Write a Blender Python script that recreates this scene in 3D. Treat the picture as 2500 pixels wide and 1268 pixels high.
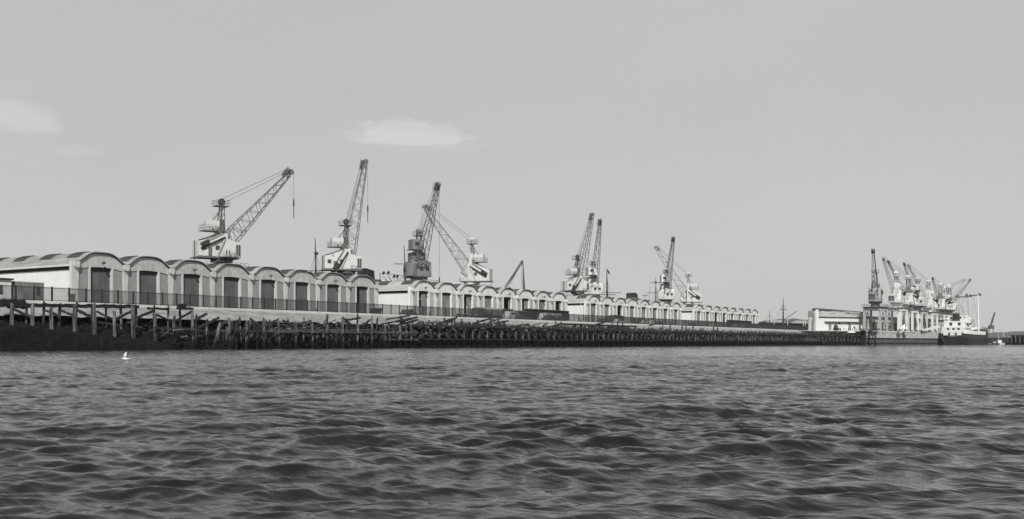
import bpy, math, random
import numpy as np
from mathutils import Vector, Matrix, Euler
random.seed(7); rng = np.random.default_rng(7)
for o in list(bpy.data.objects): bpy.data.objects.remove(o)
S = bpy.context.scene; COL = S.collection
# ------------------------------------------------------------------ camera
H = 0.72                      # eye height above mean water
TH = math.radians(31.6)       # quay line lies 31.6 deg right of the view
CT, ST = math.cos(TH), math.sin(TH)
cam_d = bpy.data.cameras.new('camera'); cam = bpy.data.objects.new('camera', cam_d); COL.objects.link(cam)
cam.location = (0, 0, H); cam.rotation_euler = (math.pi/2, 0, TH-math.pi/2)
cam_d.sensor_width = 36; cam_d.lens = 36; cam_d.shift_y = 0.082; cam_d.clip_start = .1; cam_d.clip_end = 20000
S.camera = cam
# ------------------------------------------------------------------ light
SUN = Vector((-.60, -.41, .66)).normalized()
el = math.asin(SUN.z); az = math.atan2(SUN.x, SUN.y)
W = bpy.data.worlds.new('World'); S.world = W; W.use_nodes = True
wn = W.node_tree.nodes; wl = W.node_tree.links; wn.clear()
def N(t, **k):
    n = wn.new(t)
    for a, b in k.items(): setattr(n, a, b)
    return n
sky = N('ShaderNodeTexSky', sky_type='NISHITA', sun_disc=False, sun_elevation=el, sun_rotation=az, air_density=1.0, dust_density=1.5)
bw = N('ShaderNodeRGBToBW'); wl.new(sky.outputs[0], bw.inputs[0])      # a monochrome photograph: only the sky's lightness counts
pw = N('ShaderNodeMath', operation='POWER'); wl.new(bw.outputs[0], pw.inputs[0]); pw.inputs[1].default_value = .10
ml = N('ShaderNodeMath', operation='MULTIPLY'); wl.new(pw.outputs[0], ml.inputs[0]); ml.inputs[1].default_value = 4.75
# thin clouds
tc = N('ShaderNodeTexCoord')
sep = N('ShaderNodeSeparateXYZ'); wl.new(tc.outputs['Generated'], sep.inputs[0])
def M(op, a, b=None, c=None, clamp=False):
    n = N('ShaderNodeMath', operation=op); n.use_clamp = clamp
    for i, v in enumerate((a, b, c)):
        if v is None: continue
        if isinstance(v, (int, float)): n.inputs[i].default_value = v
        else: wl.new(v, n.inputs[i])
    return n.outputs[0]
azi = M('ARCTAN2', sep.outputs[1], sep.outputs[0])      # world azimuth
hyp = M('SQRT', M('ADD', M('MULTIPLY', sep.outputs[0], sep.outputs[0]), M('MULTIPLY', sep.outputs[1], sep.outputs[1])))
ele = M('ARCTAN2', sep.outputs[2], hyp)
mp = N('ShaderNodeMapping'); wl.new(tc.outputs['Generated'], mp.inputs[0]); mp.inputs['Scale'].default_value = (1, 1, 3.2)
n1 = N('ShaderNodeTexNoise'); wl.new(mp.outputs[0], n1.inputs['Vector']); n1.inputs['Scale'].default_value = 22; n1.inputs['Detail'].default_value = 6; n1.inputs['Roughness'].default_value = .6
n2 = N('ShaderNodeTexNoise'); wl.new(mp.outputs[0], n2.inputs['Vector']); n2.inputs['Scale'].default_value = 2.3; n2.inputs['Detail'].default_value = 5
def cloud(a0, e0, ra, reu, rel, amp, soft=.5):
    """flat-bottomed puff: gentle below, crisp above"""
    da = M('DIVIDE', M('SUBTRACT', azi, math.radians(a0)), math.radians(ra))
    de = M('SUBTRACT', ele, math.radians(e0))
    up = M('MAXIMUM', M('DIVIDE', de, math.radians(reu)), 0)
    dn = M('MAXIMUM', M('DIVIDE', de, -math.radians(rel)), 0)
    d2 = M('ADD', M('ADD', M('MULTIPLY', da, da), M('MULTIPLY', up, up)), M('MULTIPLY', dn, dn))
    v = M('SUBTRACT', M('ADD', 1.0, M('MULTIPLY', M('SUBTRACT', n1.outputs[0], .5), 2.6)), d2)
    return M('MULTIPLY', M('DIVIDE', v, soft, clamp=True), amp)
deg = math.degrees
def angs(px, py):
    X = (px-1250)/2500; Z = (839-py)/2500
    return 31.6 - deg(math.atan(X)), deg(math.atan(Z/math.sqrt(1+X*X)))
cl = None
for px, py, ra, u, l, amp, soft in ((995, 336, 3.9, 1.0, .45, .85, .5), (1030, 348, 4.4, .6, .7, .35, 1.5), (890, 326, 1.3, .7, .6, .3, .9), (20, 290, 2.8, 1.1, .9, .8, .8),
                          (190, 370, 1.5, .4, .4, .3, 1.1), (40, 215, 1.2, .5, .5, .18, 1.3), (20, 385, 1.6, .4, .3, .15, 1.2)):
    a0, e0 = angs(px, py); c = cloud(a0, e0, ra, u, l, amp, soft)
    cl = c if cl is None else M('ADD', cl, c)
n3 = N('ShaderNodeTexNoise'); wl.new(tc.outputs['Generated'], n3.inputs['Vector']); n3.inputs['Scale'].default_value = 160; n3.inputs['Detail'].default_value = 4; n3.inputs['Roughness'].default_value = .8
veil = M('ADD', M('MULTIPLY', M('SUBTRACT', n2.outputs[0], .5), .9), M('MULTIPLY', M('SUBTRACT', n3.outputs[0], .5), .35))
tot = M('ADD', M('ADD', ml.outputs[0], cl), veil)
cmb = N('ShaderNodeCombineColor')
wl.new(M('MULTIPLY', tot, .995), cmb.inputs[0]); wl.new(tot, cmb.inputs[1]); wl.new(M('MULTIPLY', tot, .985), cmb.inputs[2])
bg = N('ShaderNodeBackground'); bg.inputs[1].default_value = .1
wl.new(cmb.outputs[0], bg.inputs[0]); wo = N('ShaderNodeOutputWorld'); wl.new(bg.outputs[0], wo.inputs[0])
sd = bpy.data.lights.new('sun', 'SUN'); sd.energy = 5.0; sd.angle = math.radians(.55); sd.color = (1, .985, .96)
so = bpy.data.objects.new('sun', sd); COL.objects.link(so); so.rotation_euler = SUN.to_track_quat('Z', 'Y').to_euler(); so.location = (-60, -60, 60)
S.view_settings.view_transform = 'Standard'; S.view_settings.look = 'None'; S.view_settings.exposure = 0; S.view_settings.gamma = 1
S.view_settings.use_curve_mapping = False
S.render.engine = 'CYCLES'

# ------------------------------------------------------------------ placing: pixel of the 2500 px photo + distance -> world point
def pos(px, D):
    t = (px-1250)/2500.
    return D*(CT+ST*t)/(ST-CT*t), D
def posd(px, dep):
    xc = (px-1250)/2500.*dep
    return dep*CT+xc*ST, dep*ST-xc*CT
def proj(p):
    yc = p[0]*CT+p[1]*ST; xc = p[0]*ST-p[1]*CT
    return 1250+2500*xc/yc, 839-2500*(p[2]-H)/yc, yc
# ------------------------------------------------------------------ materials
def mat(name, v, var=.18, scale=.7, rough=.85, streak=0, bump=.0, metallic=0, weed=None, stretch=(1, 1, 1), v2=None, spec=.3, bscale=6):
    m = bpy.data.materials.new(name); m.use_nodes = True; nt = m.node_tree; n = nt.nodes; l = nt.links
    b = n['Principled BSDF']; b.inputs['Roughness'].default_value = rough; b.inputs['Metallic'].default_value = metallic
    b.inputs['Specular IOR Level'].default_value = spec
    g = n.new('ShaderNodeNewGeometry'); mp = n.new('ShaderNodeMapping'); mp.inputs['Scale'].default_value = stretch
    l.new(g.outputs['Position'], mp.inputs[0])
    t = n.new('ShaderNodeTexNoise'); t.inputs['Scale'].default_value = scale; t.inputs['Detail'].default_value = 7; t.inputs['Roughness'].default_value = .62
    l.new(mp.outputs[0], t.inputs['Vector'])
    r = n.new('ShaderNodeMapRange'); l.new(t.outputs[0], r.inputs[0]); r.inputs[1].default_value = .32; r.inputs[2].default_value = .68
    lo, hi = (v*(1-var), v*(1+var)) if v2 is None else (v2, v)
    r.inputs[3].default_value = lo; r.inputs[4].default_value = hi
    val = r.outputs[0]
    if streak:
        mp2 = n.new('ShaderNodeMapping'); mp2.inputs['Scale'].default_value = (2.2, 2.2, .12); l.new(g.outputs['Position'], mp2.inputs[0])
        t2 = n.new('ShaderNodeTexNoise'); t2.inputs['Scale'].default_value = 1.6; t2.inputs['Detail'].default_value = 5; l.new(mp2.outputs[0], t2.inputs['Vector'])
        r2 = n.new('ShaderNodeMapRange'); l.new(t2.outputs[0], r2.inputs[0]); r2.inputs[1].default_value = .35; r2.inputs[2].default_value = .62
        r2.inputs[3].default_value = 1-streak; r2.inputs[4].default_value = 1
        mm = n.new('ShaderNodeMath'); mm.operation = 'MULTIPLY'; l.new(val, mm.inputs[0]); l.new(r2.outputs[0], mm.inputs[1]); val = mm.outputs[0]
    if weed:      # tidal growth below a level, ragged edge
        z0, dark = weed
        sp = n.new('ShaderNodeSeparateXYZ'); l.new(g.outputs['Position'], sp.inputs[0])
        a = n.new('ShaderNodeMath'); a.operation = 'MULTIPLY_ADD'; l.new(t.outputs[0], a.inputs[0]); a.inputs[1].default_value = 1.8; l.new(sp.outputs[2], a.inputs[2])
        r3 = n.new('ShaderNodeMapRange'); l.new(a.outputs[0], r3.inputs[0]); r3.inputs[1].default_value = z0+.6; r3.inputs[2].default_value = z0+1.3
        mx = n.new('ShaderNodeMapRange'); l.new(r3.outputs[0], mx.inputs[0]); mx.inputs[3].default_value = dark; l.new(val, mx.inputs[4]); val = mx.outputs[0]
    cc = n.new('ShaderNodeCombineColor')
    for i, k in enumerate((.975, 1., .96)):
        q = n.new('ShaderNodeMath'); q.operation = 'MULTIPLY'; l.new(val, q.inputs[0]); q.inputs[1].default_value = k; l.new(q.outputs[0], cc.inputs[i])
    l.new(cc.outputs[0], b.inputs['Base Color'])
    if bump:
        t3 = n.new('ShaderNodeTexNoise'); t3.inputs['Scale'].default_value = bscale; t3.inputs['Detail'].default_value = 6; l.new(mp.outputs[0], t3.inputs['Vector'])
        bp = n.new('ShaderNodeBump'); bp.inputs['Strength'].default_value = bump; bp.inputs['Distance'].default_value = .1; l.new(t3.outputs[0], bp.inputs['Height']); l.new(bp.outputs[0], b.inputs['Normal'])
    return m
m_white = mat('white_painted_wall', .60, .06, .5, streak=.03)
m_conc = mat('grey_rendered_concrete', .40, .2, .8, streak=.16, bump=.15)
m_conc2 = mat('whitened_concrete', .62, .12, .6, streak=.12, bump=.1)
m_pier = mat('white_concrete_pier', .48, .10, .9, streak=.10)
m_roof = mat('weathered_roof_concrete', .215, .42, .45, streak=0, bump=.1, stretch=(1, .35, 1))
m_roof2 = mat('pale_roof_concrete', .28, .2, .45, streak=0, bump=.1, stretch=(1, .35, 1))
m_glass = mat('skylight_glass', .035, .4, 1.5, rough=.5)
m_lead = mat('ribbed_skylight', .055, .3, 2.5, rough=.6)
m_door = mat('grey_door_paint', .10, .3, .4, streak=.2)
m_door2 = mat('pale_door_paint', .19, .3, .8, streak=.12)
m_panel = mat('grey_infill_panel', .24, .10, 1.2, streak=.1)
m_panel2 = mat('pale_infill_panel', .36, .08, 1.2, streak=.1)
m_iron = mat('black_iron', .028, .3, 2, rough=.6)
m_rev = mat('sea_wall_slope', .30, .3, .55, rough=.95, bump=.5, v2=.12, streak=.18)
m_cope = mat('coping_stone', .46, .2, 1.5)
m_ground = mat('quay_surface', .14, .2, .3)
m_mud = mat('weed_covered_rubble', .006, .6, 1.6, rough=.95, bump=.9, spec=.1)
m_tim = mat('weathered_timber', .24, .5, 2.6, rough=.95, v2=.012, streak=.75, weed=(1.2, .010), bump=.6, stretch=(2.4, 2.4, .35), spec=.1)
m_timd = mat('dark_wet_timber', .05, .5, 2.2, rough=.95, v2=.015, weed=(1.3, .010), bump=.5, spec=.1)
m_beam = mat('black_timber_beam', .026, .6, 3, rough=.95, bump=.5, v2=.012, spec=.1)
m_cw = mat('crane_white', .50, .08, 1.2, streak=.12, rough=.6)
m_cg = mat('crane_grey', .16, .15, 1.2, streak=.15, rough=.6)
m_steel = mat('crane_steelwork', .11, .3, 2, rough=.6)
m_steelw = mat('pale_steelwork', .34, .2, 2, rough=.6)
m_blk = mat('black_machinery', .03, .3, 2)
m_win = mat('window_glass', .05, .3, 2, rough=.25, spec=.5)
m_hull = mat('black_ship_hull', .028, .35, .4, rough=.55, streak=.2)
m_dark = mat('dark_wagon_paint', .014, .4, 1, streak=.3)
m_lor = mat('lorry_paint', .07, .3, 1)
m_tarp = mat('canvas_tarpaulin', .16, .25, 1.5)
m_car = mat('car_paint', .06, .2, 1, rough=.35, spec=.5)
m_carl = mat('pale_car_paint', .6, .08, 1, rough=.35, spec=.5)
m_cloth = mat('dark_clothing', .035, .3, 4)
m_clothw = mat('white_clothing', .6, .1, 4)
m_skin = mat('skin', .4, .1, 4)
m_hill = mat('wooded_hill', .055, .5, .035, v2=.02, rough=1, bump=.3, bscale=.08)
m_hill2 = mat('open_hill', .14, .5, .012, v2=.04, rough=1)
m_feather = mat('white_feathers', .7, .05, 9)
m_fend = mat('pale_fender_pile', .5, .4, 1.2, v2=.25)
m_pierc = mat('pier_face', .16, .4, .8, v2=.07, streak=.4, weed=(-.2, .03), bump=.4)

# ------------------------------------------------------------------ mesh helpers
class MB:
    def __init__(s): s.v = []; s.f = []; s.mi = []; s.cur = 0
    def add(s, vs, fs):
        o = len(s.v); s.v += [tuple(p) for p in vs]; s.f += [tuple(i+o for i in f) for f in fs]; s.mi += [s.cur]*len(fs); return s
    def box(s, x0, x1, y0, y1, z0, z1):
        return s.add([(x0, y0, z0), (x1, y0, z0), (x1, y1, z0), (x0, y1, z0), (x0, y0, z1), (x1, y0, z1), (x1, y1, z1), (x0, y1, z1)],
                     [(0, 3, 2, 1), (4, 5, 6, 7), (0, 1, 5, 4), (1, 2, 6, 5), (2, 3, 7, 6), (3, 0, 4, 7)])
    def prism(s, pts, y0, y1):          # polygon in XZ extruded along Y
        n = len(pts)
        return s.add([(x, y0, z) for x, z in pts]+[(x, y1, z) for x, z in pts],
                     [tuple(range(n)), tuple(range(2*n-1, n-1, -1))]+[(i, i+n, (i+1) % n+n, (i+1) % n) for i in range(n)])
    def bar(s, a, b, w=.1, h=None, w2=None, sides=4):
        a = Vector(a); b = Vector(b); d = (b-a)
        if d.length < 1e-6: return s
        d.normalize(); up = Vector((0, 0, 1)) if abs(d.z) < .95 else Vector((1, 0, 0))
        u = d.cross(up).normalized(); v = u.cross(d); h = h or w; k = 1 if w2 is None else w2/w
        P = []
        for c, q in ((a, 1), (b, k)):
            for i in range(sides):
                an = 2*math.pi*(i+.5)/sides; r = 1/math.cos(math.pi/sides) if sides == 4 else 1
                P.append(c+u*(math.cos(an)*w/2*r*q)+v*(math.sin(an)*h/2*r*q))
        n = sides
        return s.add(P, [tuple(range(n-1, -1, -1)), tuple(range(n, 2*n))]+[(i, (i+1) % n, (i+1) % n+n, i+n) for i in range(n)])
    def tube(s, a, b, w, w2=None, sides=8): return s.bar(a, b, w, None, w2, sides)
    def path(s, pts, w, sides=6):
        for a, b in zip(pts, pts[1:]): s.bar(a, b, w, sides=sides)
        return s
    def mesh(s, name, m):
        me = bpy.data.meshes.new(name); me.from_pydata(s.v, [], s.f)
        ms = m if isinstance(m, (list, tuple)) else [m]
        for q in ms: me.materials.append(q)
        if len(ms) > 1: me.polygons.foreach_set('material_index', s.mi)
        me.update(); return me
    def build(s, name, m, parent=None, loc=None, rot=None): return link(name, s.mesh(name, m), parent, loc, rot)
def link(name, me, parent=None, loc=None, rot=None, kind=None):
    o = bpy.data.objects.new(name, me); COL.objects.link(o)
    if parent: o.parent = parent
    if loc is not None: o.location = loc
    if rot is not None: o.rotation_euler = rot
    if kind: o['kind'] = kind
    return o
def tag(o, label=None, cat=None, group=None, kind=None):
    for k, v in (('label', label), ('category', cat), ('group', group), ('kind', kind)):
        if v: o[k] = v
    return o
def empty(name, loc, rz=0, label=None, cat=None, group=None):
    o = bpy.data.objects.new(name, None); COL.objects.link(o); o.location = loc; o.rotation_euler = (0, 0, rz); o.empty_display_size = .3
    return tag(o, label, cat, group)
def rough_pile(L, w, seed, m, name='pile', cuts=9, taper=.85):
    """an uneven, weather-eaten post standing on z=0"""
    r = random.Random(seed); n = 7; V = []; F = []
    for k in range(cuts+1):
        z = L*k/cuts; ww = w/2*(1-(1-taper)*k/cuts)
        ox = r.uniform(-.03, .03)*w; oy = r.uniform(-.03, .03)*w
        for i in range(n):
            a = 2*math.pi*i/n; q = ww*r.uniform(.86, 1.1)
            zz = z + (r.uniform(-.35, .18) if k == cuts else 0)
            V.append((ox+math.cos(a)*q, oy+math.sin(a)*q, zz))
    for k in range(cuts):
        for i in range(n): F.append((k*n+i, k*n+(i+1) % n, (k+1)*n+(i+1) % n, (k+1)*n+i))
    F.append(tuple(cuts*n+i for i in range(n)))
    mb = MB(); mb.add(V, F); return mb.mesh(name, m)
def rough_beam(L, w, h, seed, m, name='beam', cuts=8):
    r = random.Random(seed); V = []; F = []
    for k in range(cuts+1):
        x = L*k/cuts + (r.uniform(-.2, .2) if k in (0, cuts) else 0)
        a = w/2*r.uniform(.8, 1.12); b = h/2*r.uniform(.72, 1.12); c = r.uniform(-.04, .04)
        V += [(x, -a, c-b), (x, a, c-b), (x, a, c+b), (x, -a, c+b)]
    for k in range(cuts):
        for i in range(4): F.append((k*4+i, k*4+(i+1) % 4, (k+1)*4+(i+1) % 4, (k+1)*4+i))
    F += [(3, 2, 1, 0), tuple(cuts*4+i for i in range(4))]
    mb = MB(); mb.add(V, F); return mb.mesh(name, m)

# ================================================================== WATER
def ocean_tile(Nn, L, lam_lo, lam_hi, peak, wind, seed, rms):
    r = np.random.default_rng(seed); k1 = np.fft.fftfreq(Nn, L/Nn)*2*np.pi
    kx, ky = np.meshgrid(k1, k1, indexing='ij'); k = np.hypot(kx, ky); k[0, 0] = 1e-6
    kp = 2*np.pi/peak
    P = np.exp(-1.25*(kp/k)**2)/k**3.7
    c = (kx*math.cos(wind)+ky*math.sin(wind))/k
    P *= (.05+.95*np.abs(c)**7)
    P[(k > 2*np.pi/lam_lo) | (k < 2*np.pi/lam_hi)] = 0
    A = np.sqrt(P)*(r.normal(size=k.shape)+1j*r.normal(size=k.shape))
    h = np.fft.ifft2(A).real; s = rms/h.std()
    dx = np.fft.ifft2(1j*kx/k*A).real*s; dy = np.fft.ifft2(1j*ky/k*A).real*s
    return h*s, dx, dy
def samp(T, L, x, y):
    n = T.shape[0]; u = (x/L*n) % n; v = (y/L*n) % n
    i = np.floor(u).astype(int); j = np.floor(v).astype(int); fu = u-i; fv = v-j; i %= n; j %= n; i2 = (i+1) % n; j2 = (j+1) % n
    return T[i, j]*(1-fu)*(1-fv)+T[i2, j]*fu*(1-fv)+T[i, j2]*(1-fu)*fv+T[i2, j2]*fu*fv
def water():
    r1 = [2.2]
    while r1[-1] < 60: r1.append(r1[-1]*1.0036)
    while r1[-1] < 200: r1.append(r1[-1]*1.0075)
    while r1[-1] < 9000: r1.append(r1[-1]*1.07)
    r1 = np.array(r1)
    fine = np.linspace(-35, 35, 800); left = np.linspace(35, 180, 26)[1:]; right = np.linspace(-180, -35, 26)[:-1]
    ang = TH+np.radians(np.concatenate([right, fine, left]))
    ang[-1] = ang[0]+2*math.pi
    R, A = np.meshgrid(r1, ang, indexing='ij'); X = R*np.cos(A); Y = R*np.sin(A)
    wind = TH+math.radians(8)
    h = np.zeros_like(X); DX = np.zeros_like(X); DY = np.zeros_like(X)
    for (n_, L, lo, hi, pk, wd, sd_, rms, far0, far1) in (
            (1024, 33., .5, 9, 1.35, wind, 3, .0130, 90, 260),
            (512, 7.9, .09, .5, .26, wind+.2, 5, .0036, 22, 60),
            (1024, 19.3, .18, 1.4, .55, wind-.22, 11, .0102, 110, 260),
            (256, 71., 3, 24, 4.0, wind+.1, 8, .017, 200, 900)):
        T, tx, ty = ocean_tile(n_, L, lo, hi, pk, wd, sd_, rms)
        ca, sa = math.cos(sd_*.37), math.sin(sd_*.37)
        w = np.clip((far1-R)/(far1-far0), 0, 1)
        if sd_ != 8:          # gusts: rougher and calmer patches
            gph = sd_*1.7; w = w*(1+.38*(np.sin(X*.83+Y*.31+gph+1.3*np.sin(Y*.47))*np.sin(Y*.71-X*.22+gph*2+1.1*np.sin(X*.39)))+.22*np.sin(X*.19+Y*.27+gph))
        w = w*np.clip(1.15-abs(np.degrees(A-TH))/90, .0, 1)
        U = X*ca+Y*sa if False else X; V = Y
        h += w*samp(T, L, U, V); DX += w*samp(tx, L, U, V)*.42; DY += w*samp(ty, L, U, V)*.42
    X2 = X+DX; Y2 = Y+DY
    n0, n1_ = X.shape; co = np.stack([X2, Y2, h], -1); co[:, -1] = co[:, 0]
    co = co.reshape(-1, 3); idx = np.arange(n0*n1_).reshape(n0, n1_)
    q = np.stack([idx[:-1, :-1], idx[1:, :-1], idx[1:, 1:], idx[:-1, 1:]], -1).reshape(-1, 4)
    me = bpy.data.meshes.new('sea_water'); me.vertices.add(len(co)); me.vertices.foreach_set('co', co.ravel().astype('f4'))
    me.loops.add(q.size); me.loops.foreach_set('vertex_index', q.ravel().astype('i4'))
    me.polygons.add(len(q)); me.polygons.foreach_set('loop_start', (np.arange(len(q))*4).astype('i4'))
    me.polygons.foreach_set('use_smooth', np.ones(len(q), bool)); me.update(calc_edges=True)
    m = bpy.data.materials.new('harbour_water'); m.use_nodes = True; nt = m.node_tree; n = nt.nodes; l = nt.links; b = n['Principled BSDF']
    b.inputs['Base Color'].default_value = (.005, .0065, .0055, 1); b.inputs['Roughness'].default_value = .06; b.inputs['IOR'].default_value = 1.33
    b.inputs['Specular IOR Level'].default_value = .5
    g = n.new('ShaderNodeNewGeometry'); mp = n.new('ShaderNodeMapping'); l.new(g.outputs['Position'], mp.inputs[0])
    mp.inputs['Rotation'].default_value = (0, 0, -wind); mp.inputs['Scale'].default_value = (1.6, .75, 1)
    prev = None
    for sc, st, di in ((9., .3, .012), (1.9, .6, .055), (.4, .5, .4)):
        t = n.new('ShaderNodeTexNoise'); t.inputs['Scale'].default_value = sc; t.inputs['Detail'].default_value = 5; t.inputs['Roughness'].default_value = .6
        l.new(mp.outputs[0], t.inputs['Vector'])
        bp = n.new('ShaderNodeBump'); bp.inputs['Strength'].default_value = st; bp.inputs['Distance'].default_value = di; l.new(t.outputs[0], bp.inputs['Height'])
        if prev: l.new(prev.outputs[0], bp.inputs['Normal'])
        prev = bp
    l.new(prev.outputs[0], b.inputs['Normal'])
    me.materials.append(m); tag(link('sea_water', me), kind='structure')
water()

# ================================================================== GROUND, SEA WALL, BANK
GZ = H+4.95      # quay surface
CZ = H+5.10      # coping top
def sheet(name, xs, ys, zf, m, smooth=False):
    V = [(x, y, zf(x, y)) for x in xs for y in ys]; n = len(ys)
    F = [(i*n+j, (i+1)*n+j, (i+1)*n+j+1, i*n+j+1) for i in range(len(xs)-1) for j in range(n-1)]
    mb = MB(); mb.add(V, F); me = mb.mesh(name, m)
    if smooth: me.polygons.foreach_set('use_smooth', [True]*len(F))
    return me
tag(MB().add([(-400, 112.3, GZ), (417, 112.3, GZ), (417, 400, GZ), (-400, 400, GZ)], [(0, 1, 2, 3)]).build('quay_ground', m_ground), kind='structure')
mb = MB()
x = 20.
cope = empty('sea_wall_coping', (0, 112, 0), label='pale stone coping running along the quay edge under the railing', cat='coping')
cme = MB().box(.02, 2.98, 0, .55, CZ-.45, CZ).mesh('coping_stone', m_cope)
for i in range(130): link('coping_stone', cme, cope, (28+3*i, 0, 0), None)
def nz(x, y, s=1.0, o=0):
    from mathutils import noise
    return noise.noise(Vector((x*s+o, y*s-o, o*.37)))
xs = [20+.6*i for i in range(650)]; ys = list(np.linspace(104.2, 112.05, 12))
def rev_z(x, y):
    t = (y-104.2)/7.85
    z = H+3.05 + t*(CZ-.32-H-3.05)
    return z + (.10+.3*max(0, .5-t))*nz(x, y, .55) + .12*nz(x, y, 1.7, 5)*(1-t)
tag(link('sea_wall_slope', sheet('sea_wall_slope', xs, ys, rev_z, m_rev)), kind='structure')
def bank_z(x, y):
    t = (y-96.5)/9.0
    rr_ = max(0, min(1, (x-82)/9)); t = t*(1-rr_)+rr_*max(-.25, (y-100.9)/4.6)
    base = -1.3+t*(H+2.75+1.3)
    left = max(0, min(1, (88-x)/24)) * 2.5*max(0, min(1, (y-96.8)/1.5))*max(0, 1-max(0, t-.25)*1.45)
    right = 0
    z = base+left + .30*nz(x, y, .45)+.35*nz(x, y, 1.3, 3)+.22*nz(x, y, 2.9, 9)
    return z
xs = [10+.4*i for i in range(1010)]; ys = list(np.linspace(96.0, 105.6, 26))
tag(link('weed_covered_bank', sheet('weed_covered_bank', xs, ys, bank_z, m_mud)), kind='structure')

# ================================================================== TIMBER JETTY (ruined, left)
pile_meshes = [rough_pile(1, 1, 100+i, m_tim) for i in range(7)]      # unit size, scaled per pile
piled_meshes = [rough_pile(1, 1, 200+i, m_timd) for i in range(5)]
def scaled_pile(parent, x, y, z0, z1, w, dark=False, lean=(0, 0), name='pile'):
    me = random.choice(piled_meshes if dark else pile_meshes)
    key = (me.name)
    o = link(name, me, parent, (x, y, z0), (lean[0], lean[1], random.uniform(0, 6)))
    o.scale = (w, w, z1-z0); return o
# unit piles have jag of the top relative to length 1: rebuild with gentler jag
def unit_pile(seed, m, jag=.03):
    r = random.Random(seed); n = 7; V = []; F = []; cuts = 9
    for k in range(cuts+1):
        ww = .5*(1-.14*k/cuts); ox = r.uniform(-.04, .04); oy = r.uniform(-.04, .04)
        for i in range(n):
            a = 2*math.pi*i/n; q = ww*r.uniform(.82, 1.1)
            V.append((ox+math.cos(a)*q, oy+math.sin(a)*q, k/cuts+(r.uniform(-jag*2, jag) if k == cuts else 0)))
    for k in range(cuts):
        for i in range(n): F.append((k*n+i, k*n+(i+1) % n, (k+1)*n+(i+1) % n, (k+1)*n+i))
    F.append(tuple(cuts*n+i for i in range(n)))
    mb = MB(); mb.add(V, F); return mb.mesh('pile', m)
pile_meshes = [unit_pile(100+i, m_tim) for i in range(7)]
piled_meshes = [unit_pile(200+i, m_timd) for i in range(6)]
beam_meshes = [rough_beam(1, 1, 1, 300+i, m_beam, 'beam') for i in range(4)]
def unit_beam(seed, m):
    r = random.Random(seed); V = []; F = []; cuts = 8
    for k in range(cuts+1):
        a = .5*r.uniform(.8, 1.1); b = .5*r.uniform(.75, 1.12); c = r.uniform(-.12, .12)
        V += [(k/cuts, -a, c-b), (k/cuts, a, c-b), (k/cuts, a, c+b), (k/cuts, -a, c+b)]
    for k in range(cuts):
        for i in range(4): F.append((k*4+i, k*4+(i+1) % 4, (k+1)*4+(i+1) % 4, (k+1)*4+i))
    F += [(3, 2, 1, 0), tuple(cuts*4+i for i in range(4))]
    mb = MB(); mb.add(V, F); return mb.mesh('beam', m)
beams_d = [unit_beam(310+i, m_beam) for i in range(4)]; beams_t = [unit_beam(320+i, m_tim) for i in range(4)]; beams_m = [unit_beam(330+i, m_timd) for i in range(4)]
def put_beam(parent, a, b, w, h, which, name='beam'):
    a = Vector(a); b = Vector(b); d = b-a
    q = d.to_track_quat('X', 'Z').to_euler()
    o = link(name, random.choice(which), parent, a, q); o.scale = (d.length, w, h); return o
jet = empty('ruined_jetty', (0, 0, 0), label='derelict timber jetty of weathered leaning piles and broken beams at the left', cat='jetty')
# front row, top heights read from the photo (px, top y)
front = [(26, 742), (77, 741), (129, 752), (181, 742), (232, 741), (280, 756), (327, 748), (378, 762), (426, 768), (470, 760), (562, 778), (601, 780), (645, 776), (682, 783), (722, 790),
         (764, 788), (800, 792), (838, 776), (872, 790), (909, 784), (942, 796), (975, 795), (1005, 793)]
def z_at(px, y, D):
    X, Y = pos(px, D); yc = X*CT+Y*ST
    return H+(839-y)/2500*yc
for i, (px, ty) in enumerate(front):
    X, Y = pos(px, 100); w = random.uniform(.42, .56) if i < 8 else random.uniform(.36, .46)
    scaled_pile(jet, X, Y, -1.2, z_at(px, ty, 100), w, lean=(random.uniform(-.03, .03), random.uniform(-.03, .03)))
# the leaning pale one at px 520
xa, _ = pos(516, 99.6); xb, _ = pos(533, 99.6)
o = scaled_pile(jet, xa, 99.5, -.8, z_at(533, 786, 99.6)+.1, .5); o.rotation_euler = (0, math.atan2(xb-xa, z_at(533, 786, 99.6)), 0)
# second and third rows
mid = [(60, 738), (104, 738), (143, 740), (183, 738), (222, 741), (262, 741), (299, 741), (334, 745), (372, 744), (410, 742), (442, 745), (478, 768), (505, 778), (545, 785), (585, 776), (620, 785), (660, 782), (700, 778),
       (741, 772), (760, 782), (797, 768), (820, 786), (848, 778), (870, 765), (908, 770), (918, 775), (978, 772), (990, 786)]
for i, (px, ty) in enumerate(mid):
    D = 103.2 if i < 11 else 102.4; X, Y = pos(px, D)
    scaled_pile(jet, X, Y, .2, z_at(px, ty, D), random.uniform(.28, .4), dark=(i % 3 != 0), lean=(random.uniform(-.05, .05), random.uniform(-.05, .05)))
for px in list(range(540, 1010, 17))+list(range(552, 1015, 19)):
    D = random.uniform(100.8, 103.5); X, Y = pos(px+random.uniform(-6, 6), D)
    scaled_pile(jet, X, Y, -.8, H+random.uniform(1.4, 3.3), random.uniform(.26, .42), dark=random.random() < .7, lean=(random.uniform(-.12, .12), random.uniform(-.12, .12)))
def P3(px, y, D):
    X, Y = pos(px, D); return (X, Y, z_at(px, y, D))
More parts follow.
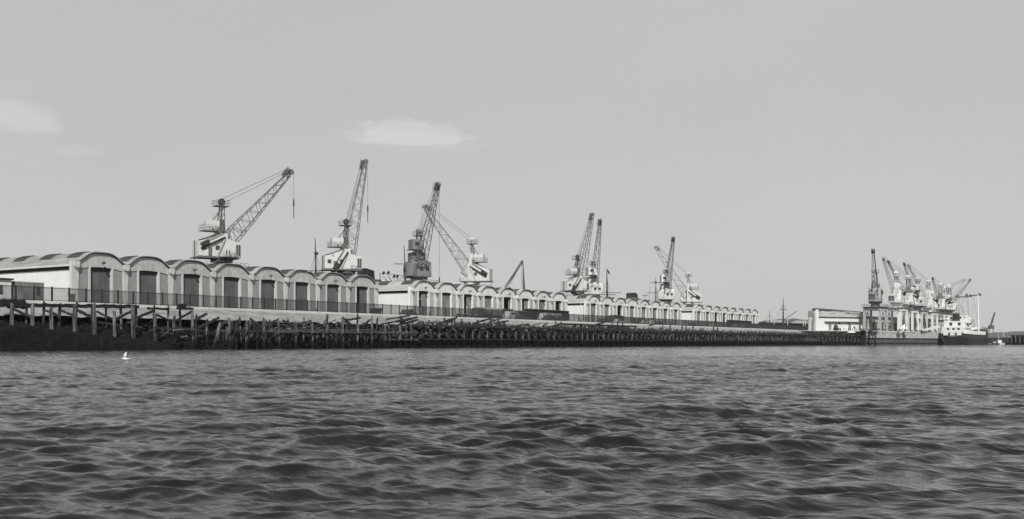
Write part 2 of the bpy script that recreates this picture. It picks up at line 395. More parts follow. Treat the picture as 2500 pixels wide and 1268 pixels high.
# cap beams
for a, b in ((0, 62), (62, 150), (150, 238), (238, 334)):
    y0 = 747+a*.012; y1 = 747+b*.012
    put_beam(jet, P3(a, y0-2, 102.9), P3(b+3, y1-2, 102.9), .42, .42, beams_d)
put_beam(jet, P3(0, 735.5, 103.6), P3(60, 740, 103.6), .5, .55, beams_d)
put_beam(jet, P3(0, 744, 103.4), P3(58, 748, 103.4), .5, .5, beams_d)
put_beam(jet, P3(361, 753, 102.9), P3(411, 755, 102.9), .34, .3, beams_d)
put_beam(jet, P3(433, 753, 102.9), P3(470, 754, 102.9), .42, .3, beams_d)
put_beam(jet, P3(436, 748, 103), P3(452, 748, 103), .6, .5, beams_d)
# braces: (px0,y0,px1,y1,D0,D1)
for a in ((18, 749, 78, 775, 103), (105, 756, 143, 772, 103), (146, 757, 182, 772, 103), (187, 757, 224, 775, 103), (236, 761, 275, 780, 103), (284, 779, 328, 757, 102),
          (332, 777, 376, 759, 102.5), (380, 767, 425, 790, 102), (428, 784, 470, 760, 102.5), (308, 790, 335, 780, 102), (478, 781, 505, 766, 102), (485, 800, 535, 776, 101.5),
          (240, 787, 300, 796, 102.6), (300, 792, 360, 815, 102.4), (420, 785, 450, 815, 102), (610, 778, 650, 810, 101.2), (650, 806, 676, 826, 101), (648, 795, 680, 780, 101.5), (690, 782, 760, 825, 101.2),
          (776, 790, 830, 828, 101), (836, 775, 870, 805, 101), (700, 800, 760, 783, 102), (560, 812, 640, 806, 101), (905, 812, 985, 800, 101.5), (850, 782, 880, 776, 102),
          (930, 792, 1000, 778, 102.2), (955, 800, 1020, 781, 102.4), (880, 800, 905, 780, 102), (540, 790, 560, 782, 102), (985, 785, 998, 779, 103), (1010, 832, 1035, 820, 100.5), (960, 822, 1020, 812, 100.8)):
    put_beam(jet, P3(a[0], a[1], a[4]), P3(a[2], a[3], a[4]-.4), random.uniform(.2, .3), random.uniform(.22, .32), random.choice((beams_d, beams_m)), 'brace')
# thin pale walings
for a in ((375, 801, 470, 803, 99.6), (410, 806, 475, 804, 99.4), (484, 806, 522, 815, 99.3), (536, 807, 560, 808, 99.6), (572, 808, 640, 809, 99.6), (640, 809, 715, 811, 99.6), (716, 810, 800, 811, 99.7),
          (800, 811, 900, 812, 99.7), (900, 812, 1020, 811, 99.7), (940, 829, 1020, 830, 99.6), (660, 806, 900, 806, 100.6)):
    put_beam(jet, P3(a[0], a[1], a[4]), P3(a[2], a[3], a[4]), .22, random.uniform(.16, .24), beams_t if random.random() < .6 else beams_m, 'waling')

# ================================================================== TIMBER WHARF (regular, right)
wh = empty('timber_wharf', (0, 0, 0), label='long dark timber wharf frame with repeated posts, two walings and splintered top', cat='wharf')
XW0, XW1 = 133.5, 378.; DW = 101.
zt = H+3.0; zl = H+.72
def tline(zc, w, h, y, seed, which, name):
    x = XW0-2
    while x < XW1:
        L = random.uniform(7, 12); L = min(L, XW1-x)
        put_beam(wh, (x, y+random.uniform(-.03, .03), zc), (x+L+.2, y, zc+random.uniform(-.04, .04)), w, h, which, name); x += L
tline(zt, .35, .3, DW-.25, 1, beams_m, 'waling'); tline(zl, .3, .24, DW-.3, 2, beams_m, 'waling')
x = XW0; i = 0
while x < XW1:
    xx = x+random.uniform(-.2, .2)
    scaled_pile(wh, xx, DW, -1.2, zt+random.uniform(-.15, .1), random.uniform(.28, .38), dark=random.random() < .3, name='post')
    put_beam(wh, (xx+.1, DW+.1, zt-1.3-random.uniform(0, .3)), (xx+.1+random.uniform(-.2, .2), DW+4.3, zt-1.05), .28, .26, beams_t if random.random() < .6 else beams_m, 'cross_beam')
    put_beam(wh, (xx+.1, DW+.05, zt-1.9), (xx+.1, DW+2.6, zt-.25), .3, .3, beams_m if random.random() < .6 else beams_t, 'knee_brace')
    if random.random() < .85:
        put_beam(wh, (xx, DW, zt-.2), (xx+random.uniform(1.0, 1.5), DW+.7, zt-1.2), .32, .36, beams_d if random.random() < .35 else beams_m, 'strut')
    if x < 330 and random.random() < .9: scaled_pile(wh, xx+random.uniform(.7, 1.6), DW+2.4, -.5, zt+random.uniform(-1.6, .9 if random.random() < .3 else .0), random.uniform(.26, .36), dark=random.random() < .7, name='inner_post')
    x += 2.47; i += 1
WA, WB = Vector((378.5, 100.9, 0)), Vector((410.6, 90.2, 0)); wd = (WB-WA).normalized(); wn_ = Vector((-wd.y, wd.x, 0))
for k in range(15):
    q = WA.lerp(WB, k/14); a = q+wn_*.1; e = q+wn_*4+Vector((0, 0, 0))
    scaled_pile(wh, q.x, q.y, -1.2, zt+random.uniform(-.15, .1), .34, name='post')
    put_beam(wh, (a.x, a.y, zt-1.4), (e.x, e.y, zt-1.05), .28, .26, beams_t if k % 2 else beams_m, 'cross_beam')
    e = q+wn_*2.6; put_beam(wh, (a.x, a.y, zt-1.9), (e.x, e.y, zt-.25), .3, .3, beams_m, 'knee_brace')
    e = q+wd*1.3+wn_*.7; put_beam(wh, (q.x, q.y, zt-.2), (e.x, e.y, zt-1.2), .32, .36, beams_m, 'strut')
for zz in (zt, zl):
    for k in range(4):
        a = WA.lerp(WB, k/4)-wn_*.28; e = WA.lerp(WB, (k+1)/4)-wn_*.28; put_beam(wh, (a.x, a.y, zz), (e.x, e.y, zz), .32, .28, beams_m, 'waling')
# splintered timber heap over the frame : nobody could count it
mb = MB(); r = random.Random(5)
for k in range(1500):
    X = r.uniform(XW0-38, XW1+4) if r.random() < .75 else r.uniform(XW0-30, 260); Y = r.uniform(101.0, 104.6)
    base = H+2.25+(Y-101)*.32 + .35*nz(X, Y, .12, 2)
    if X < XW0: base -= .7
    L = r.uniform(.3, 1.7); a = r.gauss(0, .9); e = r.gauss(.08, .2); ww = r.uniform(.12, .3)
    p = Vector((X, Y, base+r.uniform(-.2, .5)))
    d = Vector((math.cos(a)*math.cos(e), math.sin(a)*math.cos(e), math.sin(e)))*L
    mb.cur = 0 if r.random() < .72 else 1; mb.bar(p, p+d, ww, r.uniform(.1, .24), ww*r.uniform(.4, 1))
for k in range(420):
    q = WA.lerp(WB, r.random())+wn_*r.uniform(.1, 4); z = H+2.5+r.uniform(-.3, 1.6); L = r.uniform(.3, 1.6); a = r.gauss(-.3, .9); e = r.gauss(.1, .3)
    mb.cur = 0 if r.random() < .7 else 1; mb.bar((q.x, q.y, z), (q.x+math.cos(a)*L, q.y+math.sin(a)*L, z+math.sin(e)*L), r.uniform(.12, .3))
for k in range(900):            # broken stub ends standing up
    X = r.uniform(XW0, XW1); Y = r.uniform(101.2, 103.6); hgt = r.uniform(.1, .75)*(1.5 if r.random() < .08 else 1)
    z = H+2.7+(Y-101)*.3; w_ = r.uniform(.14, .4); mb.cur = 0 if r.random() < .8 else 1
    mb.bar((X, Y, z), (X+r.gauss(0, .12), Y, z+hgt), w_, w_*.6, w_*r.uniform(.1, .8))
for k in range(700):            # debris lying inside the left jetty
    X = r.uniform(80, XW0+4); Y = r.uniform(98.5, 103.8)
    if X < 95 and r.random() < .6: continue
    z = bank_z(X, Y)+r.uniform(.0, .5); L = r.uniform(.3, 1.7); a = r.gauss(0, 1); e = r.gauss(.05, .35)
    mb.cur = 0 if r.random() < .75 else 1; ww = r.uniform(.08, .24)
    mb.bar((X, Y, z), (X+math.cos(a)*L, Y+math.sin(a)*L, z+math.sin(e)*L), ww, None, ww*.7)
o = mb.build('broken_timber_heap', [m_timd, m_tim]); tag(o, 'heap of splintered planks and beam ends lying along the top of the timber wharf', 'debris', kind='stuff')
# larger loose timbers seen singly
lt = [(944, 780, 1000, 771), (978, 786, 1018, 775), (1068, 791, 1115, 776), (1080, 794, 1105, 783), (1155, 790, 1195, 779), (1190, 793, 1205, 780), (1195, 786, 1230, 776), (1205, 790, 1240, 784), (1340, 799, 1372, 791), (1360, 803, 1388, 794), (1436, 798, 1475, 788),
      (1490, 796, 1530, 806), (1000, 800, 1026, 786), (1248, 798, 1290, 792), (1585, 795, 1610, 789)]
for i, (a, b, c, d) in enumerate(lt):
    put_beam(wh, P3(a, b, 102.6), P3(c, d, 103.6), .3, .32, beams_m if i % 3 else beams_t, 'fallen_beam')
for px, ty in ((978, 771), (1040, 795), (1085, 776), (1110, 778), (1166, 782), (1199, 777), (1217, 778), (1232, 788), (1357, 784), (1370, 786), (1420, 790), (1494, 788), (1508, 786), (1520, 790), (1618, 789), (1636, 791), (1665, 794), (1675, 794), (1692, 796), (1742, 797), (1752, 799)):
    X, Y = pos(px, 103.8); scaled_pile(wh, X, Y, H+1.5, z_at(px, ty, 103.8), random.uniform(.3, .45), dark=True, name='broken_post')
# a surviving strip of decking carried on trestles
dk = empty('deck_remnant', (0, 0, 0), label='surviving strip of black wharf decking on short posts above the splintered timber', cat='decking')
x0, _ = pos(1372, 104.4); x1, _ = pos(1548, 104.4)
n = 10
for k in range(n):
    a = x0+(x1-x0)*k/n; b = x0+(x1-x0)*(k+1)/n-.05
    MB().box(a, b, 103.6, 105.6, H+3.95, H+4.25).build('deck_board', m_beam, dk)
for k in range(9):
    X = x0+.6+(x1-x0-1)*k/8; scaled_pile(dk, X, 104, H+2.2, H+4.0, .35, dark=True, name='post')
for k in range(0, 8, 2):
    X = x0+(x1-x0)*(k+.5)/9; put_beam(dk, (X, 104, H+2.6), (X+4, 104, H+4), .22, .25, beams_d, 'brace')

# ================================================================== RAILING
rail = empty('quay_railing', (0, 113, 0), label='long black iron railing with upright bars standing on the quay edge', cat='railing')
RX0, RX1, RP = 60.3, 417., 2.36
npan = int((RX1-RX0)/RP)
post = MB().box(-.065, .065, -.065, .065, CZ-.1, H+6.92).mesh('post', m_iron)
topr = MB().box(0, RP, -.02, .02, H+6.70, H+6.76).mesh('top_rail', m_iron); botr = MB().box(0, RP, -.02, .02, CZ+.12, CZ+.18).mesh('bottom_rail', m_iron)
mbb = MB()
for k in range(1, 17): mbb.box(k*RP/17-.022, k*RP/17+.022, -.015, .015, CZ+.06, H+6.86)
bars = mbb.mesh('upright_bars', m_iron)
for k in range(npan+1):
    X = RX0+k*RP; link('post', post, rail, (X, 0, 0))
    if k < npan:
        link('top_rail', topr, rail, (X, 0, 0)); link('bottom_rail', botr, rail, (X, 0, 0))
        link('upright_bars', bars, rail, (X, 0, 0), kind='stuff')

# ================================================================== SHEDS
BW = 8.03; FD = 123.6; BD = 156.
def fz(u): u = min(1, abs(u)); return (math.cos(math.pi*u**1.75)+1)/2
VZ, RZ = H+11.3, H+12.75
def roofz(u): return VZ+(RZ-VZ)*fz(u)
us = [i/14 for i in range(-14, 15)]
def shell(y0, y1, th, m, name):
    pts = [(u*BW/2, roofz(u)) for u in us]
    low = [(x, z-th) for x, z in reversed(pts)]
    mb = MB(); n = len(pts)
    top = [(x, y0, z) for x, z in pts]+[(x, y1, z) for x, z in pts]
    mb.add(top, [(i, i+1, i+1+n, i+n) for i in range(n-1)])
    bot = [(x, y0, z-th) for x, z in pts]+[(x, y1, z-th) for x, z in pts]
    mb.add(bot, [(i, i+n, i+1+n, i+1) for i in range(n-1)])
    for yy, fl in ((y0, 0), (y1, 1)):
        mb.add([(x, yy, z) for x, z in pts]+[(x, yy, z-th) for x, z in pts], [((i, i+n, i+1+n, i+1) if not fl else (i, i+1, i+1+n, i+n)) for i in range(n-1)])
    return mb.mesh(name, m)
HZ0, HZ1 = H+10.22, H+10.62
def headz(x): return HZ0+(HZ1-HZ0)*(1-(x/3.6)**2)
def gable_mesh(m):
    mb = MB(); ups = [(u*BW/2, roofz(u)-.13) for u in us if abs(u*BW/2) <= 4.0]
    ups = [(-4.0, roofz(-4/(BW/2))-.13)]+ups+[(4.0, roofz(4/(BW/2))-.13)]
    nn = 9; head = [(-3.52+7.04*i/(nn-1), headz(-3.52+7.04*i/(nn-1))) for i in range(nn)]
    # strip quads between head line and roof line
    xs_ = sorted(set([-4.0, 4.0]+[round(x, 4) for x, _ in head]+[round(x, 4) for x, _ in ups if abs(x) < 4]))
    def uz(x): return roofz(x/(BW/2))-.13
    def hz(x): return headz(max(-3.52, min(3.52, x)))
    n_ = len(xs_)
    V = [(x, 0, hz(x)) for x in xs_]+[(x, 0, uz(x)) for x in xs_]+[(x, .3, hz(x)) for x in xs_]+[(x, .3, uz(x)) for x in xs_]
    F = []
    for i in range(n_-1): F += [(i, i+1, n_+i+1, n_+i), (2*n_+i, 3*n_+i, 3*n_+i+1, 2*n_+i+1), (i, 2*n_+i, 2*n_+i+1, i+1)]
    mb.add(V, F); return mb.mesh('gable', m)
def tapered(m, sgn, name):
    a = [(3.50*sgn, HZ0), (3.72*sgn, GZ-.1), (4.0*sgn, GZ-.1), (4.0*sgn, HZ0)]
    if sgn < 0: a = a[::-1]
    return MB().prism(a, 0, .45).mesh(name, m)
def shed_meshes(mw, mp, md, mr, mpier):
    d = {}
    d['roof'] = shell(-.30, BD-FD, .11, mr, 'roof_vault')
    d['gable'] = gable_mesh(mw)
    d['pil'] = [tapered(mpier, s, 'pilaster') for s in (-1, 1)]
    d['jamb'] = MB().box(-.14, .14, -.02, .50, GZ-.1, HZ1-.05).mesh('door_jamb', mpier)
    d['panel'] = [MB().prism([(s*1.98, GZ-.1), (s*1.98, headz(1.9)+.03), (s*3.6, HZ0+.05), (s*3.74, GZ-.1)][::(1 if s < 0 else -1)], .10, .2).mesh('infill_panel', mp) for s in (-1, 1)]
    d['door'] = MB().box(-1.72, 1.72, .42, .5, GZ, HZ1+.02).mesh('door', md)
    d['half'] = MB().box(-.86, .86, .42, .5, GZ, HZ1+.02).mesh('door_leaf', md)
    d['sliv'] = MB().box(-.35, .35, .34, .36, GZ, HZ1-.1).mesh('door_gap', m_blk)
    d['head'] = MB().box(-1.7, 1.7, .302, .41, HZ1-.48, HZ1+.02).mesh('painted_lintel_shade', m_blk)  # black strip added to deepen the lintel's shadow across the door top
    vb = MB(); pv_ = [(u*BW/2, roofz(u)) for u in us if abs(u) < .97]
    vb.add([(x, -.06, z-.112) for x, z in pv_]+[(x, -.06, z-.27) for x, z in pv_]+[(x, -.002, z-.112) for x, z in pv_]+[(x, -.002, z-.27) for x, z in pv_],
           [f for i in range(len(pv_)-1) for f in ((i, i+len(pv_), i+1+len(pv_), i+1), (i+len(pv_), i+3*len(pv_), i+1+3*len(pv_), i+1+len(pv_)))]); d['vshade'] = vb.mesh('painted_verge_shade', m_lor)  # dark strip painted in as the shadow under the roof lip
    d['corbel'] = MB().prism([(-.42, VZ-.1), (-.34, VZ-.75), (-.2, VZ-.95), (.2, VZ-.95), (.34, VZ-.75), (.42, VZ-.1)][::-1], -.42, 0.0).mesh('gutter_corbel', mpier)
    # lamp over the door: bracket + shade
    lb = MB(); lb.tube((0, 0, H+11.35), (0, -.45, H+11.42), .07); lb.tube((0, -.45, H+11.46), (0, -.62, H+11.16), .18, .55, 10); d['lamp'] = lb.mesh('wall_lamp', m_steel)
    sk = MB()
    uu = [-.74, -.62, -.5, -.38, -.27]
    for k in range(4):
        x0_, z0_ = uu[k]*BW/2, roofz(uu[k])+.07; x1_, z1_ = uu[k+1]*BW/2, roofz(uu[k+1])+.07
        sk.add([(x0_, 0, z0_), (x1_, 0, z1_), (x1_, 2.75, z1_), (x0_, 2.75, z0_)], [(0, 1, 2, 3)])
        sk.add([(x0_, 0, z0_-.2), (x1_, 0, z1_-.2), (x1_, 0, z1_), (x0_, 0, z0_)], [(0, 1, 2, 3)])
    for j in range(1, 9):
        yy = 2.75*j/9
        for k in range(4): sk.bar((uu[k]*BW/2, yy, roofz(uu[k])+.09), (uu[k+1]*BW/2, yy, roofz(uu[k+1])+.09), .05)
    d['sky'] = sk.mesh('skylight', m_lead)
    return d
SM1 = shed_meshes(m_conc, m_panel, m_door, m_roof, m_pier)
SM2 = shed_meshes(m_conc2, m_panel2, m_door2, m_roof2, m_conc2)
def shed(X0, d, label, doors, wallm, piers, roofm):
    t = empty('transit_shed', (X0, FD, 0), label=label, cat='shed', group='row of barrel vaulted quayside sheds')
    n = len(doors)
    for i, ds in enumerate(doors):
        x = i*BW
        link('roof_vault', d['roof'], t, (x, 0, 0)); g = link('gable', d['gable'], t, (x, 0, 0))
        for p in d['pil']: link('pilaster', p, t, (x, 0, 0))
        for s in (-1, 1): link('door_jamb', d['jamb'], t, (x+s*1.84, 0, 0))
        for p in d['panel']: link('infill_panel', p, t, (x, 0, 0))
        if ds == 'c': link('door', d['door'], t, (x, 0, 0))
        elif ds == 's':
            o = link('door_leaf', d['half'], t, (x-1.37, 0, 0)); o.scale = (.41, 1, 1); o = link('door_leaf', d['half'], t, (x+.71, 0, 0)); o.scale = (1.17, 1, 1)
        elif ds == 'h': link('door_leaf', d['half'], t, (x+.86, 0, 0))
        elif ds == 't': o = link('door_leaf', d['half'], t, (x+.3, 0, 0)); o.scale = (1.65, 1, 1)
        elif ds == 'o': o = link('door_leaf', d['half'], t, (x+1.35, 0, 0)); o.scale = (.43, 1, 1)
        link('painted_lintel_shade', d['head'], t, (x, 0, 0)); link('painted_verge_shade', d['vshade'], t, (x, 0, 0))
        if i % 2 == 0: link('wall_lamp', d['lamp'], t, (x, 0, 0))
        link('gutter_corbel', d['corbel'], t, (x-BW/2+.0, 0, 0))
        ns = 5 if i == 0 else 2
        for k in range(ns): link('skylight', d['sky'], t, (x, .9+6.25*k, 0))
    link('gutter_corbel', d['corbel'], t, ((n-.5)*BW, 0, 0))
    xl = -BW/2; xr = (n-.5)*BW
    # side wall, corner pier, eaves beam
    MB().box(xl+.02, xl+.2, .5, BD-FD, GZ-.1, VZ-.15).build('side_wall', wallm, t)
    MB().box(xr-.2, xr-.02, .5, BD-FD, GZ-.1, VZ-.15).build('side_wall', wallm, t)
    MB().box(xl-.2, xr+.2, BD-FD-.3, BD-FD-.05, GZ-.1, VZ-.2).build('back_wall', wallm, t)
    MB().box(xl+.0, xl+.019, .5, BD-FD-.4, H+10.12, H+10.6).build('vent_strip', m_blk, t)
    for s, xx in ((-1, xl), (1, xr)):
        a = [(xx+s*.68, GZ-.1), (xx+s*.60, VZ-.02), (xx-s*.03, VZ-.02), (xx-s*.03, GZ-.1)]
        if s < 0: a = a[::-1]
        MB().prism(a[::-1], -.02, .5).build('corner_pier', piers, t)
        MB().prism([(xx-s*.03, VZ-.12), (xx+s*.5, H+10.86), (xx+s*.5, H+10.93), (xx-s*.03, VZ+.01)][::(1 if s > 0 else -1)], .55, BD-FD).build('eaves_slope', roofm, t)
        MB().box(min(xx+s*.26, xx+s*.51), max(xx+s*.26, xx+s*.51), .52, BD-FD, H+10.55, H+10.852).build('eaves_beam', m_pier if s < 0 else piers, t)
    return t
shed(91.6, SM1, 'nearest barrel roofed shed at far left, blank white side wall, eight grey doors', 'ccccccc'+'s', m_white, m_pier, m_roof)
shed(166.9, SM2, 'second barrel roofed shed along the quay, parked wagons and lorries in front of its doors', 'schcohso', m_white, m_conc2, m_roof2)
shed(242.2, SM2, 'third barrel roofed shed along the quay, curved lamp standard before its white side', 'tcotchht', m_white, m_conc2, m_roof2)
shed(317.9, SM2, 'fourth and farthest barrel roofed shed of the row, beside the distant masts', 'hhootcht', m_white, m_conc2, m_roof2)

# dark box and fittings at shed one
t = empty('electrical_cabinet', (*pos(175, 122.6), GZ), label='small grey cabinet against the white corner of the nearest shed', cat='cabinet')
MB().box(-.35, .35, -.25, .25, 0, 1.6).build('body', m_door2, t); MB().box(-.3, .3, -.28, -.252, .1, 1.5).build('door', m_door, t); MB().box(-.4, .4, -.3, .3, 1.6, 1.68).build('lid', m_blk, t)
# site hut at far left
X, _ = pos(28, 117)
t = empty('site_hut', (X, 117, GZ), label='flat roofed pale hut behind the railing at the left edge', cat='hut')
MB().box(-7, 0, 0, 2.6, 0, 2.75).build('wall', m_conc2, t); MB().box(-7.2, .2, -.2, 2.8, 2.75, 2.95).build('roof', m_blk, t)
for xx in (-3.6, -1.9):
    f = MB().box(xx, xx+.75, -.05, .02, 1.0, 2.1).build('window', m_blk, t); MB().box(xx+.08, xx+.67, -.07, -.052, 1.08, 2.02).build('pane', m_win, f)
t = empty('cargo_container', (X+.5, 116.8, GZ), label='grey container with a dark hatch beside the flat roofed hut', cat='container')
MB().box(0, 3.7, 0, 2.3, 0, 2.55).build('body', m_door2, t); MB().box(-.05, 3.75, -.05, 2.35, 2.55, 2.68).build('roof', m_cope, t)
MB().box(2.7, 3.2, -.04, .0, 1.0, 2.1).build('hatch', m_blk, t)
for k in range(9): MB().box(.12+k*.4, .18+k*.4, -.03, -.002, .1, 2.5).build('rib', m_door2, t)

# lamp standards
def lamp(px, D, top, label, s=-1):
    X, Y = pos(px, D); t = empty('lamp_standard', (X, Y, GZ), label=label, cat='lamp post', group='curved lamp standards on the quay')
    hh = top-4.95; MB().tube((0, 0, 0), (0, 0, hh-1.6), .2, .12).build('pole', m_pier, t)
    pts = [(s*(1-math.cos(a))*1.7, 0, hh-1.6+1.6*math.sin(a)) for a in [i*math.pi/2/7*1.08 for i in range(8)]]
    MB().path(pts, .1).build('arm', m_pier, t); e = pts[-1]
    MB().tube((e[0], 0, e[2]+.1), (e[0]+s*.1, 0, e[2]-.25), .12, .5, 10).build('lamp_shade', m_steel, t)
    MB().tube((0, 0, 0), (0, 0, .9), .3, .26).build('base', m_steel, t)
lamp(772, 117, 11.9, 'white curved lamp standard in front of the nearest shed'); lamp(1049, 117, 12.2, 'white curved lamp standard at the first bays of the second shed')
lamp(1255, 117, 12.3, 'white curved lamp standard rising behind the parked van'); lamp(1418, 116, 12.3, 'white curved lamp standard before the third shed side wall')
lamp(1555, 116, 12.3, 'white curved lamp standard midway along the third shed'); lamp(1712, 117, 12.3, 'white curved lamp standard in front of the farthest shed')
# ================================================================== PEOPLE
def person_mesh(name, mats, arms='down', stride=.0, bend=0):
    me = bpy.data.meshes.new('figure'); 
    J = {'pelvis': (0, 0, .95, .15), 'waist': (0, 0, 1.1, .135), 'chest': (0, bend*.1, 1.33, .165), 'neck': (0, bend*.2, 1.5, .06), 'headb': (0, bend*.24, 1.58, .08), 'head': (0, bend*.27, 1.70, .10), 'crown': (0, bend*.27, 1.76, .075),
         'hl': (-.1, 0, .88, .10), 'kl': (-.11, stride*.5, .48, .065), 'al': (-.11, -stride*.2+stride*.4, .08, .045), 'tl': (-.12, -.16+stride*.2, .03, .04),
         'hr': (.1, 0, .88, .10), 'kr': (.11, -stride*.3, .48, .065), 'ar': (.11, -stride*.9, .08, .045), 'tr': (.12, -stride*.9-.16, .03, .04),
         'sl': (-.19, bend*.1, 1.41, .065), 'el': (-.26, .02, 1.14, .05), 'wl': (-.27, -.08, .89, .035), 'fl': (-.27, -.11, .79, .035),
         'sr': (.19, bend*.1, 1.41, .065), 'er': (.26, .02, 1.14, .05), 'wr': (.27, -.08, .89, .035), 'fr': (.27, -.11, .79, .035)}
    if arms == 'up': J['er'] = (.3, -.16, 1.2, .05); J['wr'] = (.22, -.38, 1.3, .035); J['fr'] = (.2, -.46, 1.33, .035)
    ks = list(J); E = [('pelvis', 'waist'), ('waist', 'chest'), ('chest', 'neck'), ('neck', 'headb'), ('headb', 'head'), ('head', 'crown'), ('pelvis', 'hl'), ('hl', 'kl'), ('kl', 'al'), ('al', 'tl'), ('pelvis', 'hr'), ('hr', 'kr'), ('kr', 'ar'), ('ar', 'tr'),
         ('chest', 'sl'), ('sl', 'el'), ('el', 'wl'), ('wl', 'fl'), ('chest', 'sr'), ('sr', 'er'), ('er', 'wr'), ('wr', 'fr')]
    me.from_pydata([J[k][:3] for k in ks], [(ks.index(a), ks.index(b)) for a, b in E], [])
    o = bpy.data.objects.new('figure', me); COL.objects.link(o)
    md = o.modifiers.new('s', 'SKIN'); sb = o.modifiers.new('u', 'SUBSURF'); sb.levels = 1
    for i, k in enumerate(ks): me.skin_vertices[0].data[i].radius = (J[k][3], J[k][3]*.8)
    me.skin_vertices[0].data[0].use_root = True
    dg = bpy.context.evaluated_depsgraph_get(); out = bpy.data.meshes.new_from_object(o.evaluated_get(dg)); out.name = name
    bpy.data.objects.remove(o)
    out.materials.clear()
    for q in mats: out.materials.append(q)
    for p in out.polygons:
        z = p.center.z; p.use_smooth = True
        p.material_index = 2 if (z > 1.5 and z < 1.71) or (z < .86 and z > .7 and abs(p.center.x) > .22) else (1 if z < .85 else (3 if z >= 1.71 else 0))
    return out
pm_dark = person_mesh('person', [m_cloth, m_cloth, m_skin, m_blk], stride=.12)
pm_dark2 = person_mesh('person', [m_lor, m_cloth, m_skin, m_blk], arms='up')
pm_white = person_mesh('person', [m_clothw, m_carl, m_skin, m_clothw], stride=.1)
def person(me, x, y, z, rz, label, group=None):
    o = link('person', me, None, (x, y, z), (0, 0, rz)); return tag(o, label, 'person', group)
X, Y = pos(1048.5, 118); person(pm_dark, X, Y, GZ, .3, 'person in dark clothes standing between the first two doors of the second shed')
for px, lb in ((1131, 'person in white overalls at the left side of the open door of the second shed'), (1139.5, 'person in white overalls at the right side of the open door of the second shed')):
    X, Y = pos(px, 122.2); person(pm_white, X, Y, GZ+1.25, .4, lb)
X, Y = pos(1135, 122.2); t = empty('loading_platform', (X, Y, GZ), label='low loading platform under the two white figures at the shed door', cat='platform')
MB().box(-1.7, 1.7, -.8, .8, 1.1, 1.25).build('deck', m_steel, t)
for sx in (-1.5, 1.5):
    for sy in (-.65, .65): MB().box(sx-.08, sx+.08, sy-.08, sy+.08, 0, 1.1).build('leg', m_blk, t)
for px, D, me, lb in ((1413, 116.5, pm_dark2, 'person in dark coat left of the curved lamp standard before the third shed'), (1424, 115.2, pm_dark, 'person in dark clothes just right of the lamp standard, leftmost of the three'),
                      (1430, 115.8, pm_dark2, 'middle person of the three standing together before the third shed side wall'), (1437, 116.4, pm_dark, 'rightmost person of the three standing together before the third shed side wall'),
                      (1640, 118, pm_dark, 'person in dark clothes by the last door of the third shed'), (2090, 96, pm_dark, 'person walking on the quay before the low right hand shed')):
    X, Y = pos(px, D)
    if px == 2090: X, Y = posd(2087, 380)
    person(me, X, Y, GZ if px != 2090 else H+4.6, random.uniform(-1, 1), lb)

# ================================================================== VEHICLES
def wheel_mesh(r, w):
    mb = MB(); mb.tube((0, -w/2, 0), (0, w/2, 0), 2*r, None, 16); mb.tube((0, -w/2-.02, 0), (0, w/2+.02, 0), r*.9, None, 10); return mb.mesh('wheel', m_blk)
wm = wheel_mesh(.33, .18); wl_ = wheel_mesh(.48, .28)
def car(px, D, rz, m, label, kind='saloon', s=1):
    X, Y = pos(px, D); t = empty('parked_car', (X, Y, GZ), rz, label, 'car')
    if kind == 'saloon':
        prof = [(-2.1, .35), (-2.1, .8), (-1.5, .95), (-1.0, 1.42), (.35, 1.46), (.85, 1.02), (1.9, .9), (2.1, .7), (2.1, .35)]
    else:
        prof = [(-2.2, .4), (-2.2, 1.95), (-2.0, 2.1), (1.2, 2.1), (1.75, 1.2), (2.2, 1.05), (2.2, .4)]
    prof = prof[::-1]
    a = MB(); n = len(prof); a.prism(prof, -.82, .82); a.build('body', m, t)
    for s_ in (-1, 1):
        y0, y1 = (-.84, -.821) if s_ < 0 else (.821, .84)
        if kind == 'saloon':
            MB().prism([(-1.25, 1.0), (-.95, 1.36), (-.35, 1.38), (-.35, 1.0)][::-1], y0, y1).build('side_window', m_win, t)
            MB().prism([(-.27, 1.0), (-.27, 1.38), (.3, 1.38), (.68, 1.02)][::-1], y0, y1).build('side_window', m_win, t)
        else:
            for k in (-1.8, -.8, .2): MB().box(k, k+.75, y0, y1, 1.25, 1.8).build('side_window', m_win, t)
        for wx in (-1.3, 1.3): link('wheel', wm, t, (wx, s_*.76, .33))
    fx = 2.1 if kind == 'saloon' else 2.2
    for s_ in (-1, 1): MB().tube((fx, s_*.55, .68), (fx+.06, s_*.55, .68), .2).build('headlight', m_cw, t)
    MB().box(fx, fx+.12, -.8, .8, .38, .48).build('bumper', m_steelw, t); MB().box(-fx-.12, -fx, -.8, .8, .38, .48).build('bumper', m_steelw, t)
    t.scale = (s, s, s); return t
